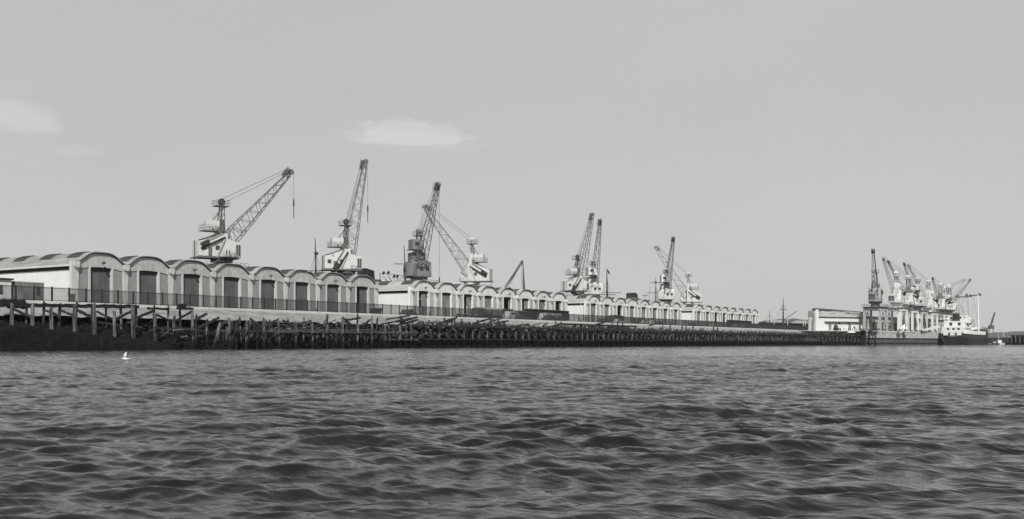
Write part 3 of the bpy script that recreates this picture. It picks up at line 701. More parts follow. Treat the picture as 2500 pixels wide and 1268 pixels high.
def lorry(px, D, rz, label, tarp=None, cab=m_lor, L=5.5, hh=2.5, m_body=None):
    X, Y = pos(px, D); t = empty('parked_lorry', (X, Y, GZ), rz, label, 'lorry')
    MB().box(-L, 2.2, -.55, .55, .55, .8).build('chassis', m_blk, t)
    c = MB().prism([(.3, .7), (.3, 2.35), (1.55, 2.35), (1.85, 1.6), (2.6, 1.45), (2.65, .6)][::-1], -1.0, 1.0).build('cab', cab, t)
    for s_ in (-1, 1): MB().box(.6, 1.4, *((-1.03, -1.001) if s_ < 0 else (1.001, 1.03)), 1.5, 2.15).build('window', m_win, c)
    MB().prism([(1.585, 2.24), (1.605, 2.24), (1.84, 1.68), (1.82, 1.68)], -.85, .85).build('windscreen', m_win, c)
    MB().box(-L, .2, -1.1, 1.1, .8, 1.0).build('load_bed', m_blk, t)
    if tarp:
        arc = [(-1.1, 1.001)]+[(-1.1+2.2*i/6, hh-.25+.3*math.sin(math.pi*i/6)) for i in range(7)]+[(1.1, 1.001)]
        mb = MB(); n = len(arc); mb.add([(-L, y, z) for y, z in arc]+[(.1, y, z) for y, z in arc], [tuple(range(n-1, -1, -1)), tuple(range(n, 2*n))]+[(i, (i+1) % n, (i+1) % n+n, i+n) for i in range(n)]); mb.build('canopy', tarp, t)
        for k in range(1, 5): MB().box(-L+k*1.1, -L+k*1.1+.05, -1.13, -1.101, 1, hh-.3).build('canopy_rib', m_steel, t)
    else:
        for s_ in (-1, 1): MB().box(-L, .2, *((-1.1, -1.02) if s_ < 0 else (1.02, 1.1)), 1.001, 1.5).build('side_board', m_lor, t)
    for s_ in (-1, 1):
        for wx in (-L+1, -L+2.1, 1.6): link('wheel', wl_, t, (wx, s_*.9, .48))
        MB().tube((2.66, s_*.7, 1.0), (2.72, s_*.7, 1.0), .24).build('headlight', m_cw, t)
    return t
def wagon(px, D, L, hh, label, rz=0, m=m_dark, roof=True):
    X, Y = pos(px, D); t = empty('goods_wagon', (X, Y, GZ), rz, label, 'wagon', 'dark goods wagons standing on the quay')
    MB().box(-L/2, L/2, -1.15, 1.15, 1.1, hh).build('body', m, t)
    if roof:
        arc = [(-1.3, hh+.001)]+[(-1.3+2.6*i/6, hh+.08+.24*math.sin(math.pi*i/6)) for i in range(7)]+[(1.3, hh+.001)]
        mb = MB(); n = len(arc); mb.add([(-L/2-.1, y, z) for y, z in arc]+[(L/2+.1, y, z) for y, z in arc], [tuple(range(n-1, -1, -1)), tuple(range(n, 2*n))]+[(i, (i+1) % n, (i+1) % n+n, i+n) for i in range(n)]); mb.build('roof', m_blk, t)
    MB().box(-L/2, L/2, -.9, .9, .75, 1.099).build('underframe', m_blk, t)
    MB().box(-.8, .8, -1.19, -1.151, 1.2, hh-.15).build('sliding_door', m_dark, t)
    for k in range(int(L/.9)):
        xx = -L/2+.3+k*.9
        if abs(xx) > 1: MB().box(xx, xx+.08, -1.2, -1.151, 1.12, hh-.05).build('side_post', m_blk, t)
    for s_ in (-1, 1):
        for wx in (-L/2+1.2, L/2-1.2): link('wheel', wl_, t, (wx, s_*.7, .48))
        MB().tube((L/2, s_*.8, 1), (L/2+.45, s_*.8, 1), .15, .35).build('buffer', m_blk, t); MB().tube((-L/2, s_*.8, 1), (-L/2-.45, s_*.8, 1), .15, .35).build('buffer', m_blk, t)
    return t
car(997, 117.5, .2, m_car, 'dark rounded saloon car parked behind the railing by the second shed side wall')
t = empty('refuse_skip', (*pos(917, 117.2), GZ), label='small dark box cart with a light rim by the first shed last door', cat='cart')
MB().prism([(-.9, .3), (-1.1, 1.35), (1.1, 1.35), (.9, .3)][::1], -.6, .6).build('tub', m_blk, t); MB().box(-1.15, 1.15, -.65, .65, 1.35, 1.45).build('rim', m_steelw, t)
for wx in (-.6, .6):
    for s_ in (-.5, .5): link('wheel', wm, t, (wx, s_, .33))
lorry(1172, 116.0, math.pi+.02, 'flat dark lorry with an open cab parked left of the covered lorry', L=3.4)
lorry(1180, 118.5, math.pi, 'lorry under a pale canvas canopy parked before the second shed', tarp=m_tarp, L=6.0, hh=2.65)
wagon(1206, 120.6, 13.5, 2.45, 'first dark goods wagon, behind the canvas covered lorry')
wagon(1261, 120.6, 7.5, 2.2, 'second dark goods wagon, low and short, behind the pale van')
wagon(1336, 120.6, 17.5, 2.8, 'long dark goods wagon before the last bays of the second shed')
car(1246, 117.2, math.pi+.1, m_carl, 'pale van parked below the lamp standard at the second shed', 'van')
car(1332, 117.2, math.pi, m_carl, 'pale van, left one of the two parked before the long wagon', 'van')
car(1352, 117.8, math.pi, m_carl, 'pale van, right one of the two parked before the long wagon', 'van')
car(1341, 115.3, 0, m_car, 'small dark car parked between the two pale vans')
car(1362, 115.6, .1, m_lor, 'grey saloon parked at the right end of the long wagon')
car(1270, 116.2, 0, m_lor, 'grey saloon parked right of the pale van below the lamp standard')
car(1473, 116.5, 0, m_car, 'dark saloon parked at the first closed door of the third shed')
lorry(1494, 118, math.pi, 'dark lorry under a dark canopy parked before the third shed', tarp=m_dark, L=5, hh=2.5)
car(1508, 116.5, 0, m_carl, 'pale saloon parked right of the dark canopied lorry at the third shed')
car(1556, 117, 0, m_lor, 'grey saloon parked before the middle of the third shed', 'van')
car(1570, 116.2, 0, m_carl, 'pale saloon parked under the lamp standard at the third shed')
car(1594, 116.5, 0, m_carl, 'pale low car parked before the fifth door of the third shed')
car(1606, 118, 0, m_car, 'dark car parked before the sixth door of the third shed')
car(1668, 117, 0, m_carl, 'pale broad topped car at the side wall of the farthest shed', 'van')
car(1690, 117, 0, m_car, 'dark car parked at the first door of the farthest shed')
car(1741, 117, 0, m_carl, 'pale saloon before the third door of the farthest shed')
wagon(1805, 116.5, 19, 2.6, 'farthest dark goods wagon, low against the last shed')
car(1797, 114.2, 0, m_carl, 'pale car in front of the farthest dark wagon, left one')
car(1816, 114.4, 0, m_carl, 'pale car in front of the farthest dark wagon, right one')
t = empty('crate_stack', (*pos(1120, 120.5), GZ), label='small dark stack of crates left of the two white figures', cat='crates')
for i_, (x_, z_) in enumerate(((-.45, 0), (.45, 0), (0, .62))): MB().box(x_-.4, x_+.4, -.35, .35, z_, z_+.6).build('crate', m_lor, t)
t = empty('pallet_stack', (*pos(1031, 121.0), GZ), label='stack of pale pallets at the first open door of the second shed', cat='pallets')
for k in range(9): MB().box(-.8, .8, -.6, .6, .25*k, .25*k+.14).build('pallet', m_tarp, t)

# ================================================================== CRANES
def lattice(mb, st, wch, wbr, yz=True):
    """st: list of (s, depth, width) stations; box lattice along local x from s"""
    def c(i, a, b):
        s, d, w, off = st[i]; return Vector((s, b*w/2, off+a*d/2))
    for i in range(len(st)-1):
        for a in (-1, 1):
            for b in (-1, 1): mb.bar(c(i, a, b), c(i+1, a, b), wch)
        for b in (-1, 1):
            k = 1 if i % 2 else -1
            mb.bar(c(i, -k, b), c(i+1, k, b), wbr*1.3)
            if i < 4: mb.bar(c(i, 1, b), c(i, -1, b), wbr)
        for a in (-1, 1):
            k = 1 if i % 2 else -1
            mb.bar(c(i, a, -k), c(i+1, a, k), wbr)
    return mb
def handrail(mb, x0, x1, y0, y1, z, h=1.05, w=.05):
    P = [(x0, y0), (x1, y0), (x1, y1), (x0, y1), (x0, y0)]
    for (ax, ay), (bx, by) in zip(P, P[1:]):
        n = max(1, int(math.hypot(bx-ax, by-ay)/1.1))
        for hh in (h, h*.5): mb.bar((ax, ay, z+hh), (bx, by, z+hh), w)
        for k in range(n): mb.bar((ax+(bx-ax)*k/n, ay+(by-ay)*k/n, z), (ax+(bx-ax)*k/n, ay+(by-ay)*k/n, z+h), w)
    return mb
JL = 25.5
m_steel2 = mat('grey_steelwork', .16, .3, 2, rough=.6)
def mk_crane_meshes(mw, ms, md):
    d = {}
    d['leg'] = MB().prism([(-.5, 0), (-.32, 9.6), (.32, 9.6), (.5, 0)][::-1], -.38, .38).mesh('portal_leg', mw)
    d['bogie'] = MB().box(-1.5, 1.5, -.35, .35, .05, .9).mesh('bogie', m_steel)
    mb = MB()
    for s in (-1, 1): mb.box(-3.6, 3.6, s*3-.3, s*3+.3, 9.6, 10.9); mb.box(s*3-.3, s*3+.3, -2.7, 2.7, 9.62, 10.88)
    d['portal'] = mb.mesh('portal_beam', mw)
    mb = MB()
    for s in (-1, 1): mb.bar((-3, s*3, 2.2), (3, s*3, 2.2), .22); mb.bar((-3, s*3, 2.3), (0, s*3, 9.4), .2); mb.bar((3, s*3, 2.3), (0, s*3, 9.4), .2)
    d['pbrace'] = mb.mesh('portal_brace', ms)
    d['walk'] = handrail(MB().box(-4.2, 4.2, -3.9, 3.9, 10.9, 11.0), -4.1, 4.1, -3.8, 3.8, 11.0).mesh('portal_walkway', ms)
    d['turn'] = MB().tube((0, 0, 11.0), (0, 0, 12.2), 3.6, 3.0, 24).tube((0, 0, 12.2), (0, 0, 12.9), 4.6, 4.6, 24).mesh('turntable', md)
    mb = MB().box(-6.0, 3.1, -2.5, 2.5, 12.9, 13.12); d['deck'] = handrail(mb, .7, 3.1, -2.5, 2.5, 13.12, 1.0).mesh('deck', ms)
    prof = [(-5.7, 13.12), (-5.7, 16.5), (-4.6, 16.8), (-1.0, 18.2), (.6, 18.2), (.6, 13.12)]
    d['house'] = MB().prism(prof, -2.0, 2.0).mesh('machinery_house', mw)
    rc = random.Random(4); mb = MB()
    for k in range(16):
        a = Vector((rc.uniform(-2.2, 1.0), rc.uniform(-1.4, 1.4), rc.uniform(17.6, 19.2))); b = a+Vector((rc.uniform(-1.6, 1.2), rc.uniform(-.5, .5), rc.uniform(.2, 2.2))); mb.bar(a, b, rc.uniform(.08, .2))
    mb.tube((-.9, -1.5, 18.9), (-.9, -1.1, 18.9), 1.3, None, 12); mb.tube((.9, -1.5, 17.6), (.9, -1.1, 17.6), .9, None, 12)
    d['gear'] = mb.mesh('luffing_gear', ms)
    mb = MB().box(-5.75, .62, -2.06, -2.001, 13.12, 13.3)
    for k in range(3): mb.box(-3.9+k*.12, -3.84+k*.12, -2.05, -2.001, 16.2, 16.7)
    mb.bar((-5.72, -2.1, 16.55), (-4.6, -2.1, 16.85), .12); mb.bar((-4.6, -2.1, 16.85), (-1.0, -2.1, 18.25), .12)
    d['trim'] = mb.mesh('house_trim', m_lor)
    mb = MB()
    for s in (-.2, .2): mb.bar((-5.85, s, 11.2), (-5.85, s, 16.6), .07)
    for k in range(14): mb.bar((-5.85, -.2, 11.4+k*.38), (-5.85, .2, 11.4+k*.38), .05)
    d['lad'] = mb.mesh('ladder', ms)
    d['win'] = MB().box(-.45, .45, -2.06, -2.001, -.45, .45).mesh('window', m_blk)
    mb = MB()
    for k in (-.15, .15): mb.box(k-.02, k+.02, -2.085, -2.061, -.45, .45); mb.box(-.45, .45, -2.083, -2.062, k-.02, k+.02)
    d['winbar'] = mb.mesh('glazing_bar', ms)
    d['door'] = MB().box(-.4, .4, -2.05, -2.001, 0, 1.9).mesh('door', ms)
    d['cab'] = MB().prism([(.601, 13.3), (.601, 16.9), (3.3, 16.3), (3.3, 13.3)], -2.3, .2).mesh('cab', mw)
    mb = MB().box(2.2, 3.34, -2.34, -2.301, 13.6, 15.9); mb.box(3.301, 3.34, -2.2, .1, 13.6, 15.7); d['cabg'] = mb.mesh('cab_glass', m_win)
    mb = MB()
    for k in range(5): mb.box(3.341, 3.38, -2.25+k*.58, -2.19+k*.58, 13.5, 15.9)
    for k in range(3): mb.box(2.2+k*.5, 2.26+k*.5, -2.38, -2.341, 13.5, 15.95)
    d['cabf'] = mb.mesh('glazing_bar', mw)
    # mast
    mb = MB().prism([(-1.0, 17.9), (-.55, 21.2), (.35, 21.2), (.6, 17.9)], -.9, .9)
    d['mastb'] = mb.mesh('mast_base', md)
    mb = MB(); L = [(-.55, 21.2, .9), (-.35, 22.6, .75), (-.2, 24.0, .6)]
    for (xa_, za, wa), (xb_, zb, wb) in zip(L, L[1:]):
        for s in (-1, 1):
            mb.bar((xa_, s*wa, za), (xb_, s*wb, zb), .16); mb.bar((.35, s*wa, za), (.35, s*wb, zb), .16)
            mb.bar((xa_, s*wa, za), (.35, s*wb, zb), .1); mb.bar((xb_, s*wb, zb), (.35, s*wb, zb), .1)
        mb.bar((xa_, -wa, za), (xb_, wb, zb), .1); mb.bar((xb_, -wb, zb), (xb_, wb, zb), .1)
    mb.bar((-3.6, .8, 18.7), (-.3, .3, 23.2), .12); mb.bar((-3.6, -.8, 18.7), (-.3, -.3, 23.2), .12)
    d['mast'] = mb.mesh('mast', ms)
    mb = MB().box(-1.6, 1.3, -1.3, 1.3, 24.0, 24.12); d['plat'] = handrail(mb, -1.6, 1.3, -1.3, 1.3, 24.12, 1.1, .06).mesh('head_platform', ms)
    d['sheave'] = MB().tube((0, -.25, 25), (0, .25, 25), 1.5, None, 16).box(-.35, .35, -.5, .5, 24.12, 25.0).mesh('sheave', m_blk)
    d['hood'] = MB().tube((-.1, -.6, 25.1), (-.1, .6, 25.1), 1.7, None, 12).box(-.8, .6, -.6, .6, 24.121, 25.1).mesh('sheave_hood', mw)
    mb = MB().box(-4.4, -.6, -1.5, 1.5, 18.6, 18.75); d['mid'] = handrail(mb, -4.4, -.6, -1.5, 1.5, 18.75, 1.1, .06).mesh('mid_platform', ms)
    d['wh'] = MB().box(-3.7, -.9, -1.2, 1.2, 18.76, 20.9).mesh('winch_house', mw)
    # lever: hinge origin at (0,0,0), pointing -x
    mb = MB()
    for s in (-1, 1): mb.bar((0, s*2.3, 0), (-5.6, s*2.3, 0), .24, .34); mb.bar((.2, s*2.3, 1.2), (-5.6, s*2.3, 1.0), .12)
    mb.bar((-5.6, -2.3, 0), (-5.6, 2.3, 0), .25); mb.bar((0, -2.3, 0), (0, 2.3, 0), .3)
    d['lever'] = mb.mesh('tail_lever', m_dark if mw is not m_cg else md)
    d['cw'] = MB().box(-5.3, -3.6, -.3, .3, .25, 1.0).mesh('counterweight', m_blk)
    d['cwp'] = MB().box(-5.5, -3.5, -2.02, 2.02, .2, 1.1).mesh('counterweight_tray', mw)
    # jib : from s=0 along +x
    st = [(0, .8, 2.2, 0), (2.0, 2.6, 2.3, .5), (4.2, 2.9, 2.3, .65)]
    s = 4.2; n = 13
    for k in range(1, n+1):
        f = k/n; st.append((4.2+(JL-1.2-4.2)*f, 2.9*(1-f)+.85*f, 2.3*(1-f)+.75*f, .65*(1-f)))
    d['jib'] = lattice(MB(), st, .15, .075).mesh('jib', ms)
    mb = MB().tube((JL-.3, -.35, 0), (JL-.3, .35, 0), 1.25, None, 14); mb.tube((JL-1.5, -.4, .5), (JL-1.5, .4, .5), .9, None, 12)
    mb.bar((JL-2, -.45, -.3), (JL, -.45, -.3), .14); mb.bar((JL-2, .45, -.3), (JL, .45, -.3), .14); mb.box(JL-2.4, JL-.2, -.7, .7, .62, .72)
    for k in range(4): mb.bar((JL-2.4+k*.7, -.7, .7), (JL-2.4+k*.7, -.7, 1.5), .06)
    mb.bar((JL-2.4, -.7, 1.5), (JL-.2, -.7, 1.5), .06); mb.bar((JL-2.6, 0, 1.1), (JL-.1, 0, 1.0), .3)
    d['head'] = mb.mesh('jib_head', ms)
    d['hook'] = MB().bar((0, 0, 0), (0, 0, -1.5), .3, w2=.4, sides=8).bar((0, 0, -1.5), (0, 0, -4.2), .12).mesh('hook', m_blk)
    return d
def front_type(mw, ms, md):
    d = mk_crane_meshes(mw, ms, md)
    mb = MB().prism([(-5.7, 13.12), (-5.7, 16.4), (-4.5, 17.2), (.8, 17.2), (1.4, 16.6), (1.4, 13.12)], -2.4, 3.0)
    mb.prism([(-3.6, 17.2), (-3.6, 19.6), (.3, 19.6), (.3, 17.2)], -1.9, 1.7); d['house'] = mb.mesh('machinery_house', mw)
    mb = MB().tube((.6, -2.5, 13.12), (.6, -2.5, 16.5), 3.1, None, 20)
    for k in range(7): mb.tube((.6, -2.5, 13.4+k*.45), (.6, -2.5, 13.46+k*.45), 3.16, None, 20)
    d['drum'] = mb.mesh('resistance_drum', mw)
    d['wh'] = MB().prism([(-2.2, 20.4), (-2.0, 23.0), (1.3, 23.0), (1.5, 20.4)], -2.3, .9).box(-2.4, 1.9, -2.6, 1.2, 20.2, 20.395).mesh('upper_cabin', mw)
    mb = MB().box(1.46, 1.5, -1.6, -.4, 21.3, 22.3); d['uwin'] = mb.mesh('window', m_blk)
    return d
m_cwb = mat('bright_crane_white', .66, .06, 1.2, streak=.08, rough=.6)
CM = {'q': mk_crane_meshes(m_cwb, m_steelw, m_cwb), 'v': mk_crane_meshes(m_cwb, m_steel, m_cg), 'h': mk_crane_meshes(m_steelw, m_steel, m_cg), 'f': front_type(m_cw, m_steel, m_lor), 'w': mk_crane_meshes(m_cw, m_steel, m_lor), 'p': mk_crane_meshes(m_cw, m_steel2, m_cw), 'g': front_type(m_cg, m_steel, m_cg)}
def crane(px, D, tip, away, label, kind='w', hook=None, dep=None, dz=0, group='dockside luffing cranes', pyaw=None, base=None, rope=True, JL=25.5, z0=None, thin=1):
    d = CM[kind]
    if dep: X, Y = posd(px, dep)
    else: X, Y = pos(px, D)
    Z0 = GZ if z0 is None else z0
    px0, pz0 = 1.1, 15.4+dz
    best = None
    facing = TH+(0 if away else math.pi)
    rr = random.Random(1); cur = None
    for it in range(3000):
        if it < 1200: lam = rr.uniform(.5, 1.5); yaw = facing+rr.uniform(-1.75, 1.75)
        else: sc = .3*(.997**(it-1200)); lam = best[1]+rr.gauss(0, sc); yaw = best[2]+rr.gauss(0, sc)
        q = px0+JL*math.cos(lam); p = proj((X+q*math.cos(yaw), Y+q*math.sin(yaw), Z0+pz0+JL*math.sin(lam)))
        e = (p[0]-tip[0])**2+(p[1]-tip[1])**2
        if best is None or e < best[0]: best = (e, lam, yaw)
    e, lam, yaw = best
    t = empty('dock_crane', (X, Y, Z0), 0, label, 'crane', group)
    pr = (pyaw or 0)
    for sx in (-1, 1):
        for sy in (-1, 1):
            a = Vector((sx*3, sy*3, 0)); a.rotate(Euler((0, 0, pr))); L = link('portal_leg', d['leg'], t, a, (0, 0, pr)); link('bogie', d['bogie'], L, (0, 0, 0))
    link('portal_beam', d['portal'], t, (0, 0, 0), (0, 0, pr)); link('portal_brace', d['pbrace'], t, (0, 0, 0), (0, 0, pr)); link('portal_walkway', d['walk'], t, (0, 0, 0), (0, 0, pr))
    if dz: 
        for o in t.children:
            if o.name.startswith('portal_leg'): o.scale = (1, 1, (9.6+dz)/9.6)
            else: o.location.z += dz
    up = dict(rot=(0, 0, yaw), loc=(0, 0, dz))
    link('turntable', d['turn'], t, **up); link('deck', d['deck'], t, **up)
    h = link('machinery_house', d['house'], t, **up)
    link('luffing_gear', d['gear'], t, **up)
    if 'drum' not in d: link('house_trim', d['trim'], h); link('ladder', d['lad'], h)
    if 'drum' in d:
        link('resistance_drum', d['drum'], t, **up)
        for yy in (.2, 1.9):
            w = link('window', MB().box(1.401, 1.45, yy-.45, yy+.45, 14.6, 15.6).mesh('window', m_blk), h)
    for s in ((0, math.pi) if 'drum' not in d else ()):
        for wx, wz in ((-4.6, 15.0), (-1.6, 15.1)):
            w = link('window', d['win'], h, (wx if s == 0 else wx, 0, wz), (0, 0, 0))
            if s: w.scale = (1, -1, 1)
            b = link('glazing_bar', d['winbar'], h, (wx, 0, wz), (0, 0, 0))
            if s: b.scale = (1, -1, 1)
    if 'drum' not in d:
        link('door', d['door'], h, (-3.2, 0, 13.2)); c = link('cab', d['cab'], t, **up); link('cab_glass', d['cabg'], c); link('glazing_bar', d['cabf'], c)
    link('mast_base', d['mastb'], t, **up); link('mast', d['mast'], t, **up); link('head_platform', d['plat'], t, **up)
    link('sheave', d['sheave'], t, **up)
    if kind != 'w': link('sheave_hood', d['hood'], t, **up)
    if 'drum' in d: c = link('upper_cabin', d['wh'], t, **up); link('window', d['uwin'], c)
    else: link('mid_platform', d['mid'], t, **up); link('winch_house', d['wh'], t, **up)
    cy, sy_ = math.cos(yaw), math.sin(yaw)
    lev = lam-math.radians(24)
    R = Matrix.Rotation(yaw, 4, 'Z') @ Matrix.Rotation(-lev, 4, 'Y')
    lo = (cy*-.1, sy_*-.1, 17.3+dz)
    l = link('tail_lever', d['lever'], t, lo, R.to_euler()); link('counterweight', d['cw'], l, (0, -2.4, 0)); link('counterweight', d['cw'], l, (0, 2.4, 0)); link('counterweight_tray', d['cwp'], l)
    R = Matrix.Rotation(yaw, 4, 'Z') @ Matrix.Rotation(-lam, 4, 'Y')
    j = link('jib', d['jib'], t, (cy*px0, sy_*px0, pz0), R.to_euler()); link('jib_head', d['head'], j); j.scale = (JL/25.5, thin, thin)
    hd = Vector((cy*(px0+JL*math.cos(lam)), sy_*(px0+JL*math.cos(lam)), pz0+JL*math.sin(lam)))
    nrm = Vector((-math.sin(lam)*cy, -math.sin(lam)*sy_, math.cos(lam)))
    side = Vector((-sy_, cy, 0))
    mb = MB(); mt = Vector((0, 0, 25.6+dz))
    for s in (-.4, .4):
        mb.bar(mt+side*s, hd+nrm*.9+side*s, .05); mb.bar(mt+side*s-Vector((0, 0, 1)), hd+nrm*.5+side*s-nrm*.2, .04)
    # strut from lever to turntable, jib back-stay
    mb.build('luffing_rope', ms_rope, t)
    mb = MB()
    for s in (-2.2, 2.2): mb.bar(Vector((cy*-.1, sy_*-.1, 17.3+dz))+side*s, Vector((cy*-1.9, sy_*-1.9, 13.0+dz))+side*s, .3)
    for s in (-1.0, 1.0): mb.bar(Vector((0, 0, 17.4+dz))+side*s+Vector((cy*.4, sy_*.4, 0)), Vector((cy*(px0+4.1*math.cos(lam)), sy_*(px0+4.1*math.cos(lam)), pz0+4.1*math.sin(lam)))+nrm*1.6+side*s, .2)
    mb.build('strut', CMs[kind], t)
    if rope:
        tipo = hd+Vector((cy*.5, sy_*.5, -.2)); hz = 9 if hook is None else hook
        MB().bar(tipo, tipo-Vector((0, 0, hz)), .055).build('hoist_rope', ms_rope, t)
        link('hook', d['hook'], t, tipo-Vector((0, 0, hz)))
    return t, yaw
ms_rope = mat('wire_rope', .10, .2, 2); CMs = {'q': m_cw, 'v': m_steelw, 'h': m_cg, 'f': m_steelw, 'w': m_steelw, 'p': m_cw, 'g': m_cg}
cr1, y1 = crane(541, 166, (712, 418), True, 'white dock crane at left, jib lowered to the right, two men at its cab', 'w', hook=6.0, JL=23.2)
cr2, y2 = crane(845, 167, (893, 392), True, 'white dock crane with near upright jib above the last bays of the nearest shed', 'w', hook=11, JL=25.4)
cr3, y3 = crane(1023, 166, (1071, 448), False, 'grey dock crane with near upright jib behind the second shed', 'g', hook=24, JL=24.6)
crane(1152, 166, (1034, 503), False, 'white dock crane behind the second shed with its jib leaning to the left', 'p', hook=20, JL=24.3)
crane(1410, 166, (1447, 522), True, 'white dock crane, left one of the close pair behind the gap before the third shed', 'w', hook=18, rope=False)
crane(1449, 172, (1466, 536), False, 'white dock crane, right one of the close pair, next to the flag mast', 'f', rope=False)
crane(1627, 166, (1645, 580), False, 'white dock crane behind the third shed with an upright jib, left one of its pair', 'f', rope=False)
crane(1680, 168, (1599, 603), False, 'white dock crane behind the third shed end with its jib leaning to the left', 'p', rope=False)
# two men at the cab of crane one
for k, (fx, fy) in enumerate(((1.6, -2.0), (2.35, -1.7))):
    X = cr1.location.x+fx*math.cos(y1)+(-1)*fy*math.sin(y1); Y = cr1.location.y+fx*math.sin(y1)+fy*math.cos(y1)
for k, (px_, lb) in enumerate(((553.5, 'man in dark suit at the cab of the left crane, left of the two'), (560.5, 'man in dark suit at the cab of the left crane, right of the two'))):
    n_ = Vector((-ST, CT, 0)); 
    X, Y = pos(px_, cr1.location.y-3.2); person(pm_dark, X, Y, GZ+13.12, .5, lb)
X, Y = pos(558, cr1.location.y-3.0)
t = empty('inspection_gangway', (X, Y, GZ+12.9), math.radians(10), 'railed gangway with the two dark suited men beside the left crane cab', 'gangway')
handrail(MB(), -1.9, 1.9, -.8, .9, .2, 1.0, .05).build('handrail', m_steelw, t); MB().box(-2, 2, -.9, 1.0, .05, .2).build('walkway', m_blk, t)
MB().bar((-1.4, .9, 0), (-1.4, 3.2, -1.5), .2).bar((1.4, .9, 0), (1.4, 3.2, -1.5), .2).build('bracket', m_steel, t)
# right hand cluster on the pier
PA = Vector((*posd(2112, 395), 0)); PB = Vector((*posd(2301, 455), 0)); pdir = (PB-PA).normalized(); pyaw = math.atan2(pdir.y, pdir.x); pin = Vector((-pdir.y, pdir.x, 0))
PZ = H+5.0
G2 = 'luffing cranes standing on the far pier'
crane(2137, 0, (2131, 611), False, 'grey dock crane at the left end of the pier with a tall upright jib', 'h', dep=392, dz=-2.0, pyaw=pyaw, group=G2, rope=False, z0=PZ, thin=.9)
crane(2188, 0, (2155, 630), False, 'white pier crane next right of the grey one, jib tip farthest left', 'q', dep=420, dz=-1.3, pyaw=pyaw, group=G2, rope=False, z0=PZ, thin=.62)
crane(2217, 0, (2167, 638), False, 'second white pier crane from the left, partly behind the first', 'v', dep=446, dz=-1.2, pyaw=pyaw, group=G2, rope=False, z0=PZ, thin=.62)
crane(2240, 0, (2206, 643), False, 'third white pier crane from the left, in the middle of the cluster', 'f', dep=462, dz=-1.2, pyaw=pyaw, group=G2, rope=False, z0=PZ, thin=.62)
crane(2266, 0, (2216, 646), False, 'fourth white pier crane from the left, right end of the close cluster', 'q', dep=480, dz=-1.2, pyaw=pyaw, group=G2, rope=False, z0=PZ, thin=.62)
crane(2296, 0, (2276, 679), False, 'white pier crane behind the ship stern with a thin jib leaning left', 'v', dep=505, dz=-1.2, pyaw=pyaw, group=G2, rope=False, z0=PZ, thin=.62)
crane(2318, 0, (2370, 683), True, 'white pier crane above the ship with a dark jib leaning right', 'v', dep=520, dz=-1.2, pyaw=pyaw, group=G2, rope=False, z0=PZ, thin=.62)
crane(2308, 0, (2356, 683), True, 'white pier crane above the ship with a pale jib leaning right', 'q', dep=534, dz=-1.2, pyaw=pyaw, group=G2, rope=False, z0=PZ, thin=.62)

# ================================================================== SHIPS BEHIND THE SHEDS
def mast_ship(px, D, top, bot_w, label, yard=None, stays=True, flag=False, lean=0, crow=None, group=None, deck=None, dep=None):
    if dep: X, Y = posd(px, dep)
    else: X, Y = pos(px, D)
    t = empty('moored_ship', (X, Y, 0), 0, label, 'ship', group)
    yc = X*CT+Y*ST; zt_ = H+(839-top)/2500*yc
    V = []; 
    hullp = [(-16, 0), (-15, 3.2), (0, 3.8), (12, 3.2), (19, 0), (12, -3.2), (0, -3.8), (-15, -3.2)]
    mb = MB(); n = len(hullp); mb.add([(a*.92, b*.8, -1) for a, b in hullp]+[(a, b, 5.5) for a, b in hullp], [tuple(range(n))]+[(i, i+n, (i+1) % n+n, (i+1) % n) for i in range(n)]+[tuple(range(2*n-1, n-1, -1))]); mb.build('hull', m_hull, t)
    MB().box(-13, -5, -2.4, 2.4, 5.5, 8.2).build('deckhouse', m_cw, t)
    MB().tube((0, 0, 5.4), (lean*.4, 0, zt_*.72), bot_w, bot_w*.6).tube((lean*.4, 0, zt_*.72), (lean, 0, zt_), bot_w*.5, bot_w*.2).build('mast', m_blk, t)
    if yard:
        for z_, L in yard: MB().bar(Vector((-L*ST, L*CT, z_))+Vector((lean*.4, 0, 0)), Vector((L*ST, -L*CT, z_)), .22).build('yard', m_blk, t)
    if stays:
        mb = MB()
        for a in (-1, 1):
            for k in (4, 6.5): mb.bar((lean*.6, 0, zt_*.86), (a*k*ST, -a*k*CT, 6), .05)
        mb.build('stay', m_blk, t)
    if crow: MB().tube((0, 0, crow), (0, 0, crow+.7), 1.0, 1.2).build('crows_nest', m_blk, t)
    if flag: MB().prism([(0, zt_-1.2), (2.0, zt_-2.3), (2.0, zt_-1.2), (0, zt_)][::-1], -.02, .02).build('flag', m_blk, t)
    return t, zt_
mast_ship(772, 185, 582, .95, 'ship behind the nearest shed showing only its dark stayed mast', yard=[(19.8, 1.9)], lean=-.4, crow=24)
mast_ship(991, 182, 600, .9, 'ship behind the shed gap showing a leaning mast with one cross yard', yard=[(23.8, 3.2)], stays=False, lean=-.8)
mast_ship(1483, 182, 657, 1.3, 'ship behind the third shed showing a dark mast with a flag on top', yard=[(21.0, 5.5), (20.2, 3.5)], flag=True, lean=-.6)
mast_ship(1601, 190, 678, .9, 'ship behind the third shed showing a thick mast with a crosstree', yard=[(28.5, 2.8), (24, 4.0)], crow=28.5)
mast_ship(1575, 195, 714, .6, 'ship behind the third shed showing a short ladder like mast', yard=[(22.8, 1.4), (20.8, 2.2)], stays=False)
mast_ship(1583, 205, 700, .3, 'ship behind the third shed showing one thin leaning derrick pole', stays=False, lean=1.5)
mast_ship(1879, 0, 757, .5, 'ship beyond the quay showing a thin dark mast, left one of two', dep=420, stays=True, yard=[(9, 1.6)])
mast_ship(1912, 0, 727, .9, 'ship beyond the quay showing a tall dark mast with a slanting derrick', dep=430, stays=True, yard=[(15, 1.2)])
